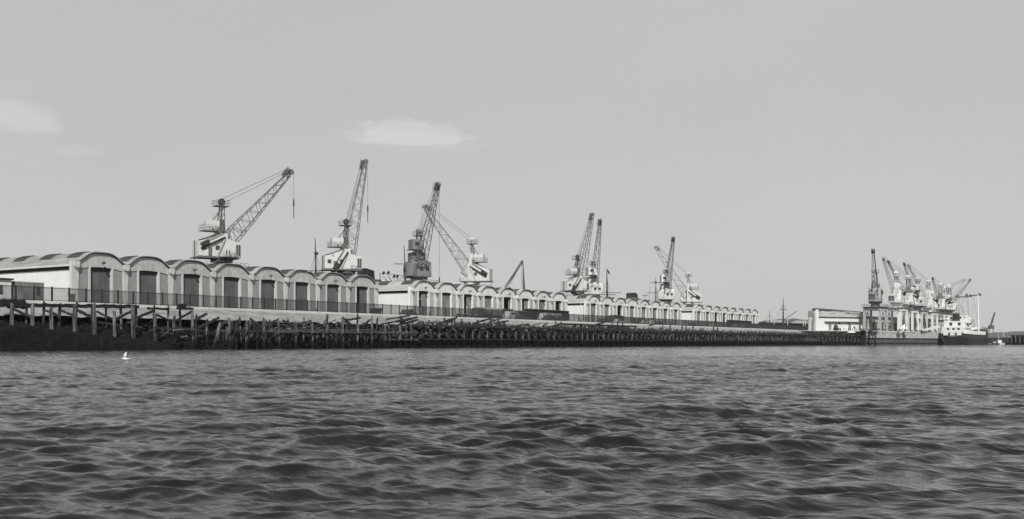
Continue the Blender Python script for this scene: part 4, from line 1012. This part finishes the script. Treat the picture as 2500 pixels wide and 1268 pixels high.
X, Y = posd(1912, 429); MB().bar((0, 0, 10.5), (3.6*ST*1.6, -3.6*CT*1.6, 14.3), .22).build('derrick', m_blk, bpy.data.objects['moored_ship.007'], (0, 0, 0))
# deckwork seen beyond the gap between sheds one and two
X, Y = pos(945, 176); t = empty('cargo_ship', (X, Y, 0), 0, 'ship behind the shed gap showing pale derrick booms and a rail', 'ship')
hp = [(-24, 0), (-22, 4.4), (0, 5), (18, 4.4), (26, 0), (18, -4.4), (0, -5), (-22, -4.4)]; mb = MB(); n = 8
mb.add([(a*.93, b*.85, -1) for a, b in hp]+[(a, b, 9) for a, b in hp], [tuple(range(n))]+[(i, i+n, (i+1) % n+n, (i+1) % n) for i in range(n)]+[tuple(range(2*n-1, n-1, -1))]); mb.build('hull', m_hull, t)
def scr(px, y, D): X_, Y_ = pos(px, D); return Vector((X_, Y_, z_at(px, y, D)))-Vector((X, Y, 0))
for a, b, c, dd in ((936, 674, 948, 690), (947, 671, 958, 690), (962, 679, 966, 692), (970, 679, 975, 692), (940, 681, 930, 692)):
    MB().tube(scr(a, b, 175), scr(c, dd, 175), .28, .45).build('derrick_boom', m_cw, t)
for a, b in ((935, 669), (947, 668), (961, 677), (969, 677)): p = scr(a, b, 175); MB().tube(p, p+Vector((.5, 0, .5)), .7, .7).build('block', m_blk, t)
MB().bar(scr(928, 666, 175), scr(928, 692, 175), .14).bar(scr(934, 668, 175), scr(985, 673, 175), .1).bar(scr(984, 675, 175), scr(960, 690, 175), .08).build('rigging', m_blk, t)
for px, y, w, h_, lb in ((893, 664, 3.3, 3.6, 'dark ship funnel showing above the last bay of the nearest shed'), (1543, 721, 4.2, 2.4, 'dark rounded funnel showing above the third shed roofs')):
    X, Y = pos(px, 178); z_ = z_at(px, y, 178); t = empty('steam_ship', (X, Y, 0), 0, lb, 'ship')
    mb = MB(); mb.add([(a*.93, b*.85, -1) for a, b in hp]+[(a, b, z_-h_) for a, b in hp], [tuple(range(n))]+[(i, i+n, (i+1) % n+n, (i+1) % n) for i in range(n)]+[tuple(range(2*n-1, n-1, -1))]); mb.build('hull', m_hull, t)
    MB().box(-w/2-.2, w/2+2.5, -2, 2, z_-h_, z_-h_*.55).build('deckhouse', m_steel, t)
    if px < 1000: MB().prism([(-w/2, z_-h_), (-w/2, z_+.8), (w/2, z_+.3), (w/2+.4, z_-h_)], -1.6, 1.6).build('funnel', m_blk, t)
    else:
        MB().prism([(-w/2, z_-h_), (-w/2-.1, z_+.6), (-w/4, z_+.95), (w/4, z_+.8), (w/2, z_+.2), (w/2+.2, z_-h_)], -1.6, 1.6).build('funnel', m_blk, t)
    MB().tube((2.4, 0, z_-1.4), (2.4, 0, z_+.5), .5, .8).build('vent_cowl', m_blk, t)
# derrick tripod behind shed two
X, Y = pos(1276, 172); t = empty('derrick_tripod', (X, Y, 0), 0, 'dark sheerlegs with a long raking leg behind the second shed', 'derrick')
def scr2(px, y, D): X_, Y_ = pos(px, D); return Vector((X_, Y_, z_at(px, y, D)))-Vector((X, Y, 0))
top = scr2(1275, 638, 172)
for nm, px, D, w in (('raking_leg', 1176, 166, .95), ('upright', 1273, 173, .42), ('upright', 1277, 171, .42), ('side_leg', 1287, 176, .75)):
    X_, Y_ = pos(px, D); MB().tube(top, Vector((X_, Y_, GZ))-Vector((X, Y, 0)), w*.8, w).build(nm, m_lor if nm != 'upright' else m_steelw, t)
MB().bar(top, scr2(1222, 712, 168), .06).bar(top, scr2(1240, 706, 168), .05).build('stay', m_lor, t)
X_, Y_ = pos(1176, 165.2)
MB().tube(top, Vector((X_+1.1, Y_, GZ))-Vector((X, Y, 0)), .3, .34).build('raking_leg', m_steelw, t)

# ================================================================== LOW SHED AT RIGHT, PIER, PIER SHED
A = Vector((*posd(1998, 386), 0)); B = Vector((*posd(2117, 398), 0)); ld = (B-A).normalized(); lyaw = math.atan2(ld.y, ld.x); LL = (B-A).length
t = empty('low_shed', (A.x, A.y, 0), lyaw, 'low white shed with dark skylights and ribbed ridge at the pier head', 'shed')
g5 = H+5.0; ez = H+9.9
MB().box(0, LL, 0, .3, g5, ez).build('front_wall', m_white, t)
MB().box(-.02, .3, .3, 5, g5, ez).build('end_wall', m_white, t); MB().box(LL-.3, LL, .3, 5, g5, ez).build('end_wall', m_white, t)
MB().box(-.3, LL+.1, -.42, -.05, ez+.02, ez+.22).build('eaves', m_blk, t)
arc = [(-.35+6.2*(1-math.cos(a))*.95, ez+.23+2.5*math.sin(a)) for a in [i*math.pi/2/6 for i in range(7)]]
arc = [(-.35, ez+.24), (.9, ez+.9), (2.3, ez+1.7), (3.8, ez+2.3), (5.4, ez+2.62)]
V = [(0, y, z) for y, z in arc]+[(LL, y, z) for y, z in arc]; n = len(arc)
mb = MB(); mb.add(V, [(i, i+n, i+1+n, i+1) for i in range(n-1)]); mb.add([(0, y, z) for y, z in arc]+[(0, 5.4, g5), (0, 0, g5)], [tuple(range(n+2))]); mb.build('roof', m_roof2, t)
for k in range(4):
    xx = .9+k*(LL-4)/3.02
    a1, a2 = (1.9, ez+1.53), (4.9, ez+2.58)
    MB().add([(xx, a1[0], a1[1]), (xx+2.9, a1[0], a1[1]), (xx+2.9, a2[0], a2[1]+.06), (xx, a2[0], a2[1]+.06), (xx, a1[0], a1[1]-.1), (xx+2.9, a1[0], a1[1]-.1)], [(0, 1, 2, 3), (4, 5, 1, 0)]).build('skylight', m_lead, t)
MB().box(3.0, LL-1, -1.0, -.01, H+8.22, H+8.4).build('canopy', m_door2, t)
for a, b, z0_, z1_, m_ in ((5.2, 6.6, g5, H+7.6, m_door2), (8.2, 9.6, g5, H+7.6, m_door2), (15.5, 16.9, g5, H+7.6, m_door2)): MB().box(a, b, -.06, -.001, z0_, z1_).build('door', m_, t)
for a, b, z0_, z1_ in ((10.2, 11.3, H+7.4, H+7.95), (14.9, 16.3, H+7.5, H+7.9), (18.3, 18.7, H+5.9, H+6.7)): MB().box(a, b, -.07, -.001, z0_, z1_).build('window', m_win, t)
MB().prism([(-1.7, g5-.8), (-1.5, ez+1.6), (-.8, ez+2.9), (-.25, ez+2.9), (-.1, g5-.8)], -.4, .5).build('corner_pier', m_white, t)
# ribbed ridge: receding row of little arches
A2 = Vector((*posd(1990, 389), 0))-A; B2 = Vector((*posd(2115, 438), 0))-A
d2 = (B2-A2); L2 = d2.length; d2.normalize(); ang2 = math.atan2(d2.y, d2.x)-lyaw
Rz = Matrix.Rotation(-lyaw, 4, 'Z')
a2 = Rz @ A2
rb = MB().box(0, L2, -.2, 1, H+10, H+12.3).build('ridge_wall', m_roof2, t, (a2.x, a2.y, 0), (0, 0, ang2))
n_r = 27
rme = MB().prism([(0, 0), (.1, .8), (.5, 1.15), (1.1, 1.15), (1.5, .8), (1.6, 0)][::-1], -.3, 1.2).mesh('ridge_rib', m_lead)
for k in range(n_r): link('ridge_rib', rme, rb, (L2*k/n_r, 0, H+12.31))
# deck under the low shed, its piles
t = empty('shed_deck', (A.x, A.y, 0), lyaw, 'dark deck on stub piles below the low white shed', 'deck')
MB().box(-3, LL+3, -1.6, 12, g5-.35, g5-.02).build('deck', m_cope, t); MB().box(-3, LL+3, .5, 1, H-2, g5-.36).build('back_boarding', m_blk, t)
for k in range(12): xx = -2.5+k*(LL+5)/11; scaled_pile(t, xx, -1.2, 1, g5-.36, .4, dark=True)
t = empty('beached_dinghy', (*(A+ld*14-pin*2.4).to_2d(), g5-.9), lyaw, 'small upturned pale dinghy under the low shed deck edge', 'dinghy')
MB().add([(-2.4, 0, .1), (-1, -.7, 0), (1.2, -.7, 0), (2.4, 0, .15), (1.2, .7, 0), (-1, .7, 0), (-1, 0, .55), (1.2, 0, .55)], [(0, 1, 6), (1, 2, 7, 6), (2, 3, 7), (3, 4, 7), (4, 5, 6, 7), (5, 0, 6)]).build('hull', m_carl, t)
# small things on the low shed quay
for k in range(9):
    p = A+ld*(11+k*1.15)-pin*1.6; o = MB().tube((0, 0, 0), (0, 0, .9), .22, .16).build('bollard', m_blk, None, (p.x, p.y, g5)); tag(o, 'small dark bollard in the row before the low white shed', 'bollard', 'bollards before the low shed')
p = A+ld*8-pin*1.4
t = empty('motor_trolley', (p.x, p.y, g5), lyaw, 'dark trolley with pale panels before the low shed door', 'trolley')
MB().box(-1.4, 1.4, -.6, .6, .5, .75).build('bed', m_blk, t); MB().box(-1.3, -.3, -.55, .55, .75, 1.9).build('cowl', m_lor, t); MB().box(.1, 1.1, -.5, .5, .751, 1.3).build('load', m_carl, t)
for wx in (-.9, .9):
    for s_ in (-.5, .5): link('wheel', wm, t, (wx, s_, .33))
# pier
PL = (PB-PA).length+6
t = empty('pier', (PA.x, PA.y, 0), pyaw, 'long pier with a row of pale fender posts along its top', 'pier')
MB().box(-1, PL, .6, 60, -1.5, PZ-.02).build('pier_body', m_pierc, t); MB().box(-1, PL, -.1, .62, PZ-.35, PZ+.02).build('capping', m_pier, t)
MB().box(-1, PL, .1, .58, H+2.0, H+2.25).build('waling', m_beam, t)
MB().box(-1, PL, .1, .58, H+.0, H+.35).build('waling', m_beam, t)
m_fend2 = mat('stained_fender_pile', .16, .5, 1.2, v2=.06)
fm = MB().box(-.24, .24, -.15, .3, H+2.2, PZ-.36).mesh('fender_post', m_fend)
fm2 = MB().box(-.2, .2, .12, .4, -1.2, H+1.9).mesh('fender_pile', m_fend2)
n = int(PL/.98)
for k in range(n):
    o = link('fender_post', fm, t, (k*.98, 0, 0)); o.rotation_euler = (random.uniform(-.05, .05), random.uniform(-.04, .04), 0)
    if k % 2 == 0: link('fender_pile', fm2, t, (k*.98+random.uniform(-.1, .1), 0, 0))
# dark join of wharf and pier
MB().box(-2.2, -1.02, -.8, 4, -1.5, PZ).build('end_post', m_beam, t)
# pier shed: buttressed wall with tall openings
S0 = PA+pin*17+pdir*20; SL = 150
t = empty('pier_shed', (S0.x, S0.y, 0), pyaw, 'long pier shed behind the crane legs with dark openings between pale buttresses', 'shed')
sh = H+11.4
MB().box(0, SL, 0, .4, PZ, PZ+1).build('plinth', m_panel, t) if False else None
MB().box(0, SL, -.3, 0, H+9.2, sh).build('fascia', m_conc, t); MB().box(0, SL, -1.2, 8, sh, sh+.3).build('roof', m_roof2, t); MB().box(0, SL, 7, 7.3, PZ, sh).build('back_wall', m_panel, t); MB().box(0, .3, 0, 7, PZ, sh).build('end_wall', m_white, t)
k = 0; xx = .5
while xx < SL-4:
    MB().box(xx, xx+.6, -.4, .3, PZ, H+9.2).build('buttress', m_conc, t)
    if k % 3 != 1: MB().box(xx+.62, xx+3.4, .1, .25, PZ, H+9.2).build('door', m_panel if k % 3 == 0 else m_door, t)
    xx += 3.45; k += 1
t = empty('sheeted_cargo', (*(PA+pdir*48+pin*4).to_2d(), PZ), pyaw, 'white sheeted cone of cargo on the pier below the cranes', 'cargo')
MB().add([(-3.4, -1.4, 0), (3, -1.4, 0), (3, 1.6, 0), (-3.4, 1.6, 0), (1.2, 0, 3.3), (.2, .2, 2.9)], [(0, 1, 4, 5), (1, 2, 4), (2, 3, 5, 4), (3, 0, 5)]).build('sheet', m_carl, t)
t = empty('gangway', (*(PA+pdir*58-pin*.5).to_2d(), PZ+.2), pyaw, 'white canvas sided gangway sloping from the pier up to the ship', 'gangway')
MB().prism([(-2, .0), (18, 1.7), (18, 2.9), (-2, .5)][::-1], -.5, .5).build('side_screen', m_carl, t); MB().box(-2.5, -2, -.6, .6, -.2, .4).build('roller', m_blk, t)

m_shipw = mat('ship_white_paint', .64, .06, 1.2, rough=.5)
# ================================================================== THE COASTER
sh0 = PB-pin*7.0-pdir*7.0
t = empty('coaster_ship', (sh0.x, sh0.y, 0), pyaw, 'black hulled coaster with white superstructure moored stern towards us at the pier', 'ship')
t.scale = (.66, 1.05, 1.06); SL_ = 52; BW_ = 5.6
st = [(-1.0, .55, .80), (1.5, .8, .95), (6, .95, 1), (14, 1, 1), (36, 1, 1), (43, .8, .95), (48, .45, .75), (51.5, .08, .4), (53.5, .02, .08)]
hz = [H+4.6, H+4.5, H+4.35, H+4.2, H+4.1, H+4.6, H+5.4, H+6.0, H+6.3]
mb = MB(); V = []; F = []; nn = len(st)
for i, (x_, wl0, wd) in enumerate(st):
    xb = x_*.94+1.2 if i < 2 else x_*.97
    V += [(xb, -BW_*wl0*.9, -.6), (x_, -BW_*wd, H+2.2), (x_, -BW_*wd, hz[i]), (x_, BW_*wd, hz[i]), (x_, BW_*wd, H+2.2), (xb, BW_*wl0*.9, -.6)]
for i in range(nn-1):
    for j in range(5): F.append((i*6+j, i*6+j+1, (i+1)*6+j+1, (i+1)*6+j)[::-1])
F += [tuple(range(6))]
mb.add(V, F); mb.build('hull', m_hull, t)
mb = MB(); V = []
def bul(i0, i1, h0, nm):
    mb = MB(); V = []; F = []; m_ = i1-i0
    for i in range(i0, i1):
        x_, wl0, wd = st[i]
        V += [(x_, -BW_*wd-.03, hz[i]-.5), (x_, -BW_*wd-.03, hz[i]+h0), (x_, BW_*wd+.03, hz[i]+h0), (x_, BW_*wd+.03, hz[i]-.5)]
    for i in range(m_-1): F += [(i*4, i*4+1, (i+1)*4+1, (i+1)*4), (i*4+2, i*4+3, (i+1)*4+3, (i+1)*4+2)]
    if i0 == 0: F.append((0, 3, 2, 1))
    mb.add(V, F); return mb.build(nm, m_shipw, t)
bul(0, 5, .9, 'bulwark'); bul(6, 9, 1.0, 'forecastle_bulwark')
MB().box(.5, 13, -4.6, 4.6, H+4.4, H+6.9).build('stern_house', m_shipw, t)
MB().box(3, 14.5, -4.2, 4.2, H+6.92, H+9.2).build('boat_deck_house', m_shipw, t)
br = MB().box(8, 13.5, -3.6, 3.6, H+9.22, H+11.5).build('bridge', m_shipw, t)
for k in range(5): MB().box(7.97, 7.995, -3.1+k*1.3, -2.2+k*1.3, H+10.2, H+11.0).build('window', m_win, br)
for k in range(6): MB().box(1.5+k*1.9, 2.3+k*1.9, -4.66, -4.601, H+5.5, H+6.3).build('porthole', m_win, t)
for k in range(5): MB().box(4+k*2.0, 4.8+k*2.0, -4.26, -4.201, H+7.6, H+8.3).build('porthole', m_win, t)
for yy in (-2.6, -.6, 1.6): MB().box(.44, .499, yy, yy+1.0, H+5.0, H+6.3).build('door', m_blk, t)
for yy in (-2.4, 1.0): MB().box(2.94, 2.999, yy, yy+1.1, H+7.3, H+8.6).build('door', m_blk, t)
MB().tube((6.0, 0, H+9.2), (5.7, 0, H+12.3), 3.0, 2.7, 16).build('funnel', m_blk, t)
for yy in (-4.9, 4.3):
    b_ = MB().add([(4.5, yy, H+8.6), (5.5, yy-.9, H+8.4), (9, yy-.9, H+8.4), (10.2, yy, H+8.7), (9, yy+.9, H+8.4), (5.5, yy+.9, H+8.4), (6, yy, H+7.5), (9, yy, H+7.5)], [(0, 1, 2, 3, 4, 5), (0, 6, 1), (1, 6, 7, 2), (2, 7, 3), (3, 7, 4), (4, 7, 6, 5), (5, 6, 0)]).build('lifeboat', m_shipw, t)
    MB().bar((5.5, yy*.8, H+7), (5.5, yy, H+9.8), .15).bar((9.2, yy*.8, H+7), (9.2, yy, H+9.8), .15).build('davit', m_shipw, t)
for xx, hh, w_ in ((20, 19.5, .5), (38.5, 20.5, .9)):
    for s_ in (-1, 1): MB().tube((xx, s_*2.2, H+4), (xx, s_*1.9, H+hh), w_, w_*.7).build('kingpost', m_steelw if xx < 30 else m_shipw, t)
    MB().bar((xx, -2.6, H+hh), (xx, 2.6, H+hh), .4).bar((xx, -3.2, H+hh-.1), (xx, -2.4, H+hh+.8), .5).bar((xx, 3.2, H+hh-.1), (xx, 2.4, H+hh+.8), .5).build('crosstree', m_blk, t)
MB().tube((20, -2, H+5.2), (29, -2.5, H+17), .3).tube((38, 2, H+5.2), (30, 3, H+16), .3).build('derrick_boom', m_steelw, t)
MB().bar((38.5, 0, H+20), (51, 0, H+6.5), .06).bar((20, 0, H+19), (38, 0, H+20), .05).bar((20, 0, H+19), (8, 0, H+11.5), .06).build('stay', m_blk, t)
for xx, yy in ((4, -3.2), (3.6, 3), (10, -3), (12.8, 2.2), (15, 3.6), (15.4, -3.5)): MB().tube((xx, yy, H+6.9), (xx, yy, H+9.9), .4).tube((xx, yy, H+9.9), (xx-.5, yy, H+10.3), .5, 1.0).build('vent_cowl', m_shipw, t)
for k in range(7): MB().box(-1.25, -1.15, -1.6+k*.45, -1.35+k*.45, H+2.9, H+3.15).build('stern_lettering', m_shipw, t)
MB().box(16, 34, -3, 3, H+4.2, H+5.4).build('hatch', m_lor, t)
for k in range(3): 
    MB().box(-1.5, -1.1, -3.6+k*2.7, -1.8+k*2.7, H+3.3, H+5.0).build('fender_screen', m_shipw, t)

# ================================================================== BEYOND THE PIER
for (x0p, x1p, dp, zz, lb) in ((2404, 2462, 560, 3.6, 'far timber jetty of many thin piles right of the ship'),):
    a = Vector((*posd(x0p, dp), 0)); b = Vector((*posd(x1p, dp-15), 0)); dd = (b-a); Lj = dd.length; yw = math.atan2(dd.y, dd.x)
    t = empty('far_jetty', (a.x, a.y, 0), yw, lb, 'jetty')
    MB().box(0, Lj, -.5, 3, H+zz-.4, H+zz).build('deck', m_fend, t); MB().box(0, Lj, 1.8, 2.2, -1, H+zz-.41).build('boarding', m_door, t)
    for k in range(26): scaled_pile(t, k*Lj/25, -.3, -1, H+zz+.2, .4)
a = Vector((*posd(2468, 545), 0)); b = Vector((*posd(2560, 520), 0)); dd = b-a; Lj = dd.length; yw = math.atan2(dd.y, dd.x)
t = empty('dolphin_jetty', (a.x, a.y, 0), yw, 'dark timber dolphin jetty with pale posts at the right edge', 'jetty')
MB().box(0, Lj, -.2, 4, H-2, H+4.4).build('timber_wall', m_beam, t)
for k in range(9): scaled_pile(t, 1+k*Lj/8.5, -.6, -1, H+4.1+random.uniform(-.3, .5), .75)
X, Y = posd(2438, 500); t = empty('work_boat', (X, Y, 0), 0.5, 'small white work boat with a short mast near the far jetty', 'boat')
MB().add([(-4, -1.2, .1), (3, -1.3, .1), (5, 0, .6), (3, 1.3, .1), (-4, 1.2, .1), (-4.2, -1.4, .9), (3.2, -1.5, 1.1), (5.8, 0, 1.6), (3.2, 1.5, 1.1), (-4.2, 1.4, .9)], [(0, 1, 6, 5), (1, 2, 7, 6), (2, 3, 8, 7), (3, 4, 9, 8), (4, 0, 5, 9), (5, 6, 7, 8, 9)]).build('hull', m_cw, t)
MB().box(-1.5, 1.2, -.9, .9, 1.0, 2.4).build('wheelhouse', m_cw, t); MB().box(-1, .8, -.93, -.901, 1.6, 2.2).build('window', m_win, t); MB().tube((0, 0, 2.4), (0, 0, 6.6), .22, .1).build('mast', m_cw, t)
X, Y = posd(2416, 520); t = empty('rowing_boat', (X, Y, 0), 0.2, 'tiny dark rowing boat with pale gunwale left of the work boat', 'boat')
MB().add([(-2, -.6, 0), (2.2, 0, .1), (-2, .6, 0), (-2.1, -.8, .7), (2.8, 0, .9), (-2.1, .8, .7)], [(0, 1, 4, 3), (1, 2, 5, 4), (2, 0, 3, 5), (3, 4, 5)]).build('hull', m_lor, t)
MB().box(-2.1, 1.2, -.75, .75, .72, .82).build('thwart', m_carl, t)
X, Y = posd(2450, 600); t = empty('channel_beacon', (X, Y, 0), 0, 'tall thin pale beacon pole right of the work boat', 'beacon')
MB().tube((0, 0, -1), (0, 0, 19), .45, .25).build('pole', m_cw, t); MB().tube((0, 0, 19), (0, 0, 20), .8, .5).build('lantern', m_steelw, t); MB().box(-.9, .9, -.9, .9, -1, 2).build('base', m_cope, t)
# far crane on the opposite bank, hills
X, Y = posd(2420, 900); t = empty('far_crane', (X, Y, 0), TH-math.pi/2, 'distant dark crane with a jib pointing up right beyond the ship bow', 'crane'); t.scale = (.5, .5, .5); t.location.z = 9
MB().box(-4, 4, -3, 3, 9, 15).build('house', m_lor, t)
for sx in (-3.4, 3.4): MB().bar((sx, 0, 2), (sx, 0, 9), .9).build('leg', m_lor, t)
lattice(MB(), [(k*4.2, 2.4-.2*k, 2, 0) for k in range(7)], .5, .35).build('jib', m_lor, t, (-1, 0, 14), (0, -1.28, 0)); MB().bar((-3, 0, 15), (-12, 0, 9), .5).bar((4, 0, 22), (-3, 0, 15), .4).build('stay', m_lor, t)
X, Y = posd(2384, 900); t = empty('far_derrick', (X, Y, 0), TH-math.pi/2, 'distant thin dark derrick pole above the ship forecastle', 'derrick'); t.scale = (.6, .6, .6); t.location.z = 6
MB().bar((0, 0, 1), (-5, 0, 27), .7, w2=.4).bar((0, 0, 1), (3, 0, 14), .5).build('pole', m_lor, t)
def hill(name, px0, px1, dep0, dep1, prof, m, seed, n=140, rows=14, depth=700):
    V = []; F = []
    for i in range(n+1):
        f = i/n; px = px0+(px1-px0)*f; dep = dep0+(dep1-dep0)*f
        yt = np.interp(px, [p[0] for p in prof], [p[1] for p in prof])
        for j in range(rows+1):
            g_ = j/rows; dd = dep+depth*g_; xc = (px-1250)/2500*dd; X_ = dd*CT+xc*ST; Y_ = dd*ST-xc*CT
            hz_ = (839-yt)/2500*(dep+depth*.6)
            z = -1+(hz_+H+1)*math.sin(min(1, g_/.6)*math.pi/2)*(1-.3*max(0, g_-.6))
            if j: z += hz_*.06*nz(X_, Y_, .012, seed)+hz_*.05*nz(X_, Y_, .05, seed)
            V.append((X_, Y_, z))
    for i in range(n):
        for j in range(rows): F.append((i*(rows+1)+j, (i+1)*(rows+1)+j, (i+1)*(rows+1)+j+1, i*(rows+1)+j+1))
    mb = MB(); mb.add(V, F); return tag(mb.build(name, m), kind='structure')
hill('far_hills', 1500, 2220, 1500, 1700, [(1500, 815), (1800, 800), (1860, 785), (1900, 780), (1940, 779), (1985, 785), (2080, 800), (2220, 815)], m_hill, 1)
hill('far_shore_hills', 2220, 2900, 2300, 2300, [(2220, 822), (2380, 815), (2430, 813), (2470, 810), (2560, 808), (2900, 812)], m_hill, 4, depth=1500)
# dark sheds and small buildings below the left hills
a = Vector((*posd(1845, 470), 0)); b = Vector((*posd(1996, 520), 0)); yw = math.atan2((b-a).y, (b-a).x); Lb = (b-a).length
t = empty('dark_store', (a.x, a.y, 0), yw, 'long low dark store building below the distant hill', 'building')
MB().box(0, Lb, 0, 8, GZ-1, H+9.6).build('wall', m_dark, t); MB().box(-.3, Lb+.3, -.5, 8.5, H+9.6, H+9.9).build('roof', m_lor, t)
for k in range(10): MB().box(3+k*4.1, 4.2+k*4.1, -.06, -.001, H+6.2, H+7.6).build('window', m_steelw if k % 4 == 1 else m_lor, t)
for px, dp, w_, z0_, z1_, lb in ((1897, 560, 9, 9, 13.6, 'small white house beside the dark mast below the hill'), (1957, 620, 9, 10, 14.5, 'white gabled house on the hill slope left of the low shed'), (1971, 640, 8, 10, 13.5, 'white low house on the hill slope next to the low shed')):
    X, Y = posd(px, dp); t = empty('white_house', (X, Y, 0), TH-math.pi/2, lb, 'house')
    MB().box(-w_/2, w_/2, 0, 7, 0, z1_-1.5).build('wall', m_white, t); MB().prism([(-w_/2-.3, z1_-1.5), (-w_/2+1.6, z1_), (w_/2-1.6, z1_), (w_/2+.3, z1_-1.5)], -.3, 7.3).build('roof', m_roof2, t)
    for k in (-2, 1): MB().box(k, k+1.1, -.05, -.001, z1_-3.6, z1_-2.3).build('window', m_win, t)
for px, ty, lb in ((1890, 775, 'thin pale pole left of the dark mast'), (1923, 770, 'thin pale leaning pole right of the dark mast'), (1961, 778, 'left of two thin pale poles by the low shed'), (1966, 780, 'right of two thin pale poles by the low shed')):
    X, Y = posd(px, 430); z_ = H+(839-ty)/2500*430; o = MB().tube((0, 0, 0), (0, 0, z_), .35, .22).build('pole', m_pier, None, (X, Y, 0)); o.name = 'flag_pole'; tag(o, lb, 'pole')
# people and posts along the far sea wall
for k, px in enumerate((1893, 1899, 1918, 1924, 1929, 1948, 1955)):
    X, Y = posd(px, 392); o = MB().box(-.5, .5, -.4, .4, 0, 2.2).box(-.3, .3, -.3, .3, 2.2, 2.7).build('mooring_post', m_blk, None, (X, Y, H+3.2)); tag(o, 'short black mooring post on the far sea wall', 'mooring post', 'black mooring posts on the far sea wall')

# ================================================================== SEAGULL
X, Y = posd(306, 40); t = None
mb = MB()
rings = [(-.24, .012), (-.18, .03), (-.08, .055), (.02, .06), (.12, .045), (.17, .035), (.21, .036), (.245, .02), (.29, .006)]
n = 8; V = []; F = []
for k, (x_, r_) in enumerate(rings):
    for i in range(n): V.append((x_, math.cos(2*math.pi*i/n)*r_, math.sin(2*math.pi*i/n)*r_+(.03 if x_ > .15 else 0)))
for k in range(len(rings)-1):
    for i in range(n): F.append((k*n+i, k*n+(i+1) % n, (k+1)*n+(i+1) % n, (k+1)*n+i))
mb.add(V, F)
for s in (-1, 1):
    W_ = [(.10, 0, .03), (.13, s*.10, .17), (.02, s*.16, .36), (-.10, s*.19, .42), (-.06, s*.10, .16), (-.06, 0, .03)]
    o_ = [(a, b, c+.02) for a, b, c in W_]
    mb.add(W_+o_, [(0, 1, 4, 5), (1, 2, 3, 4), (11, 10, 7, 6), (10, 9, 8, 7), (0, 6, 7, 1), (1, 7, 8, 2), (2, 8, 9, 3), (3, 9, 10, 4), (4, 10, 11, 5)])
mb.add([(-.2, -.03, .0), (-.2, .03, 0), (-.36, .05, .01), (-.36, -.05, .01), (-.2, 0, .03), (-.36, 0, .02)], [(0, 1, 2, 3), (0, 3, 5, 4), (1, 4, 5, 2)])
o = mb.build('seagull', m_feather, None, (X, Y, H-.60), (0, 0, TH+2.0)); o.scale = (.5, .5, .62); tag(o, 'white seagull with raised wings skimming the water at lower left', 'bird')

# ================================================================== HAZE
hm = bpy.data.materials.new('thin_sea_haze'); hm.use_nodes = True; hn = hm.node_tree.nodes; hn.clear()
pv = hn.new('ShaderNodeVolumePrincipled'); pv.inputs['Density'].default_value = .00006; pv.inputs['Color'].default_value = (.9, .9, .9, 1); pv.inputs['Anisotropy'].default_value = .0
ho = hn.new('ShaderNodeOutputMaterial'); hm.node_tree.links.new(pv.outputs[0], ho.inputs['Volume'])
o = MB().box(-9500, 9500, -9500, 9500, -3.2, 140).build('haze', hm); tag(o, kind='stuff')
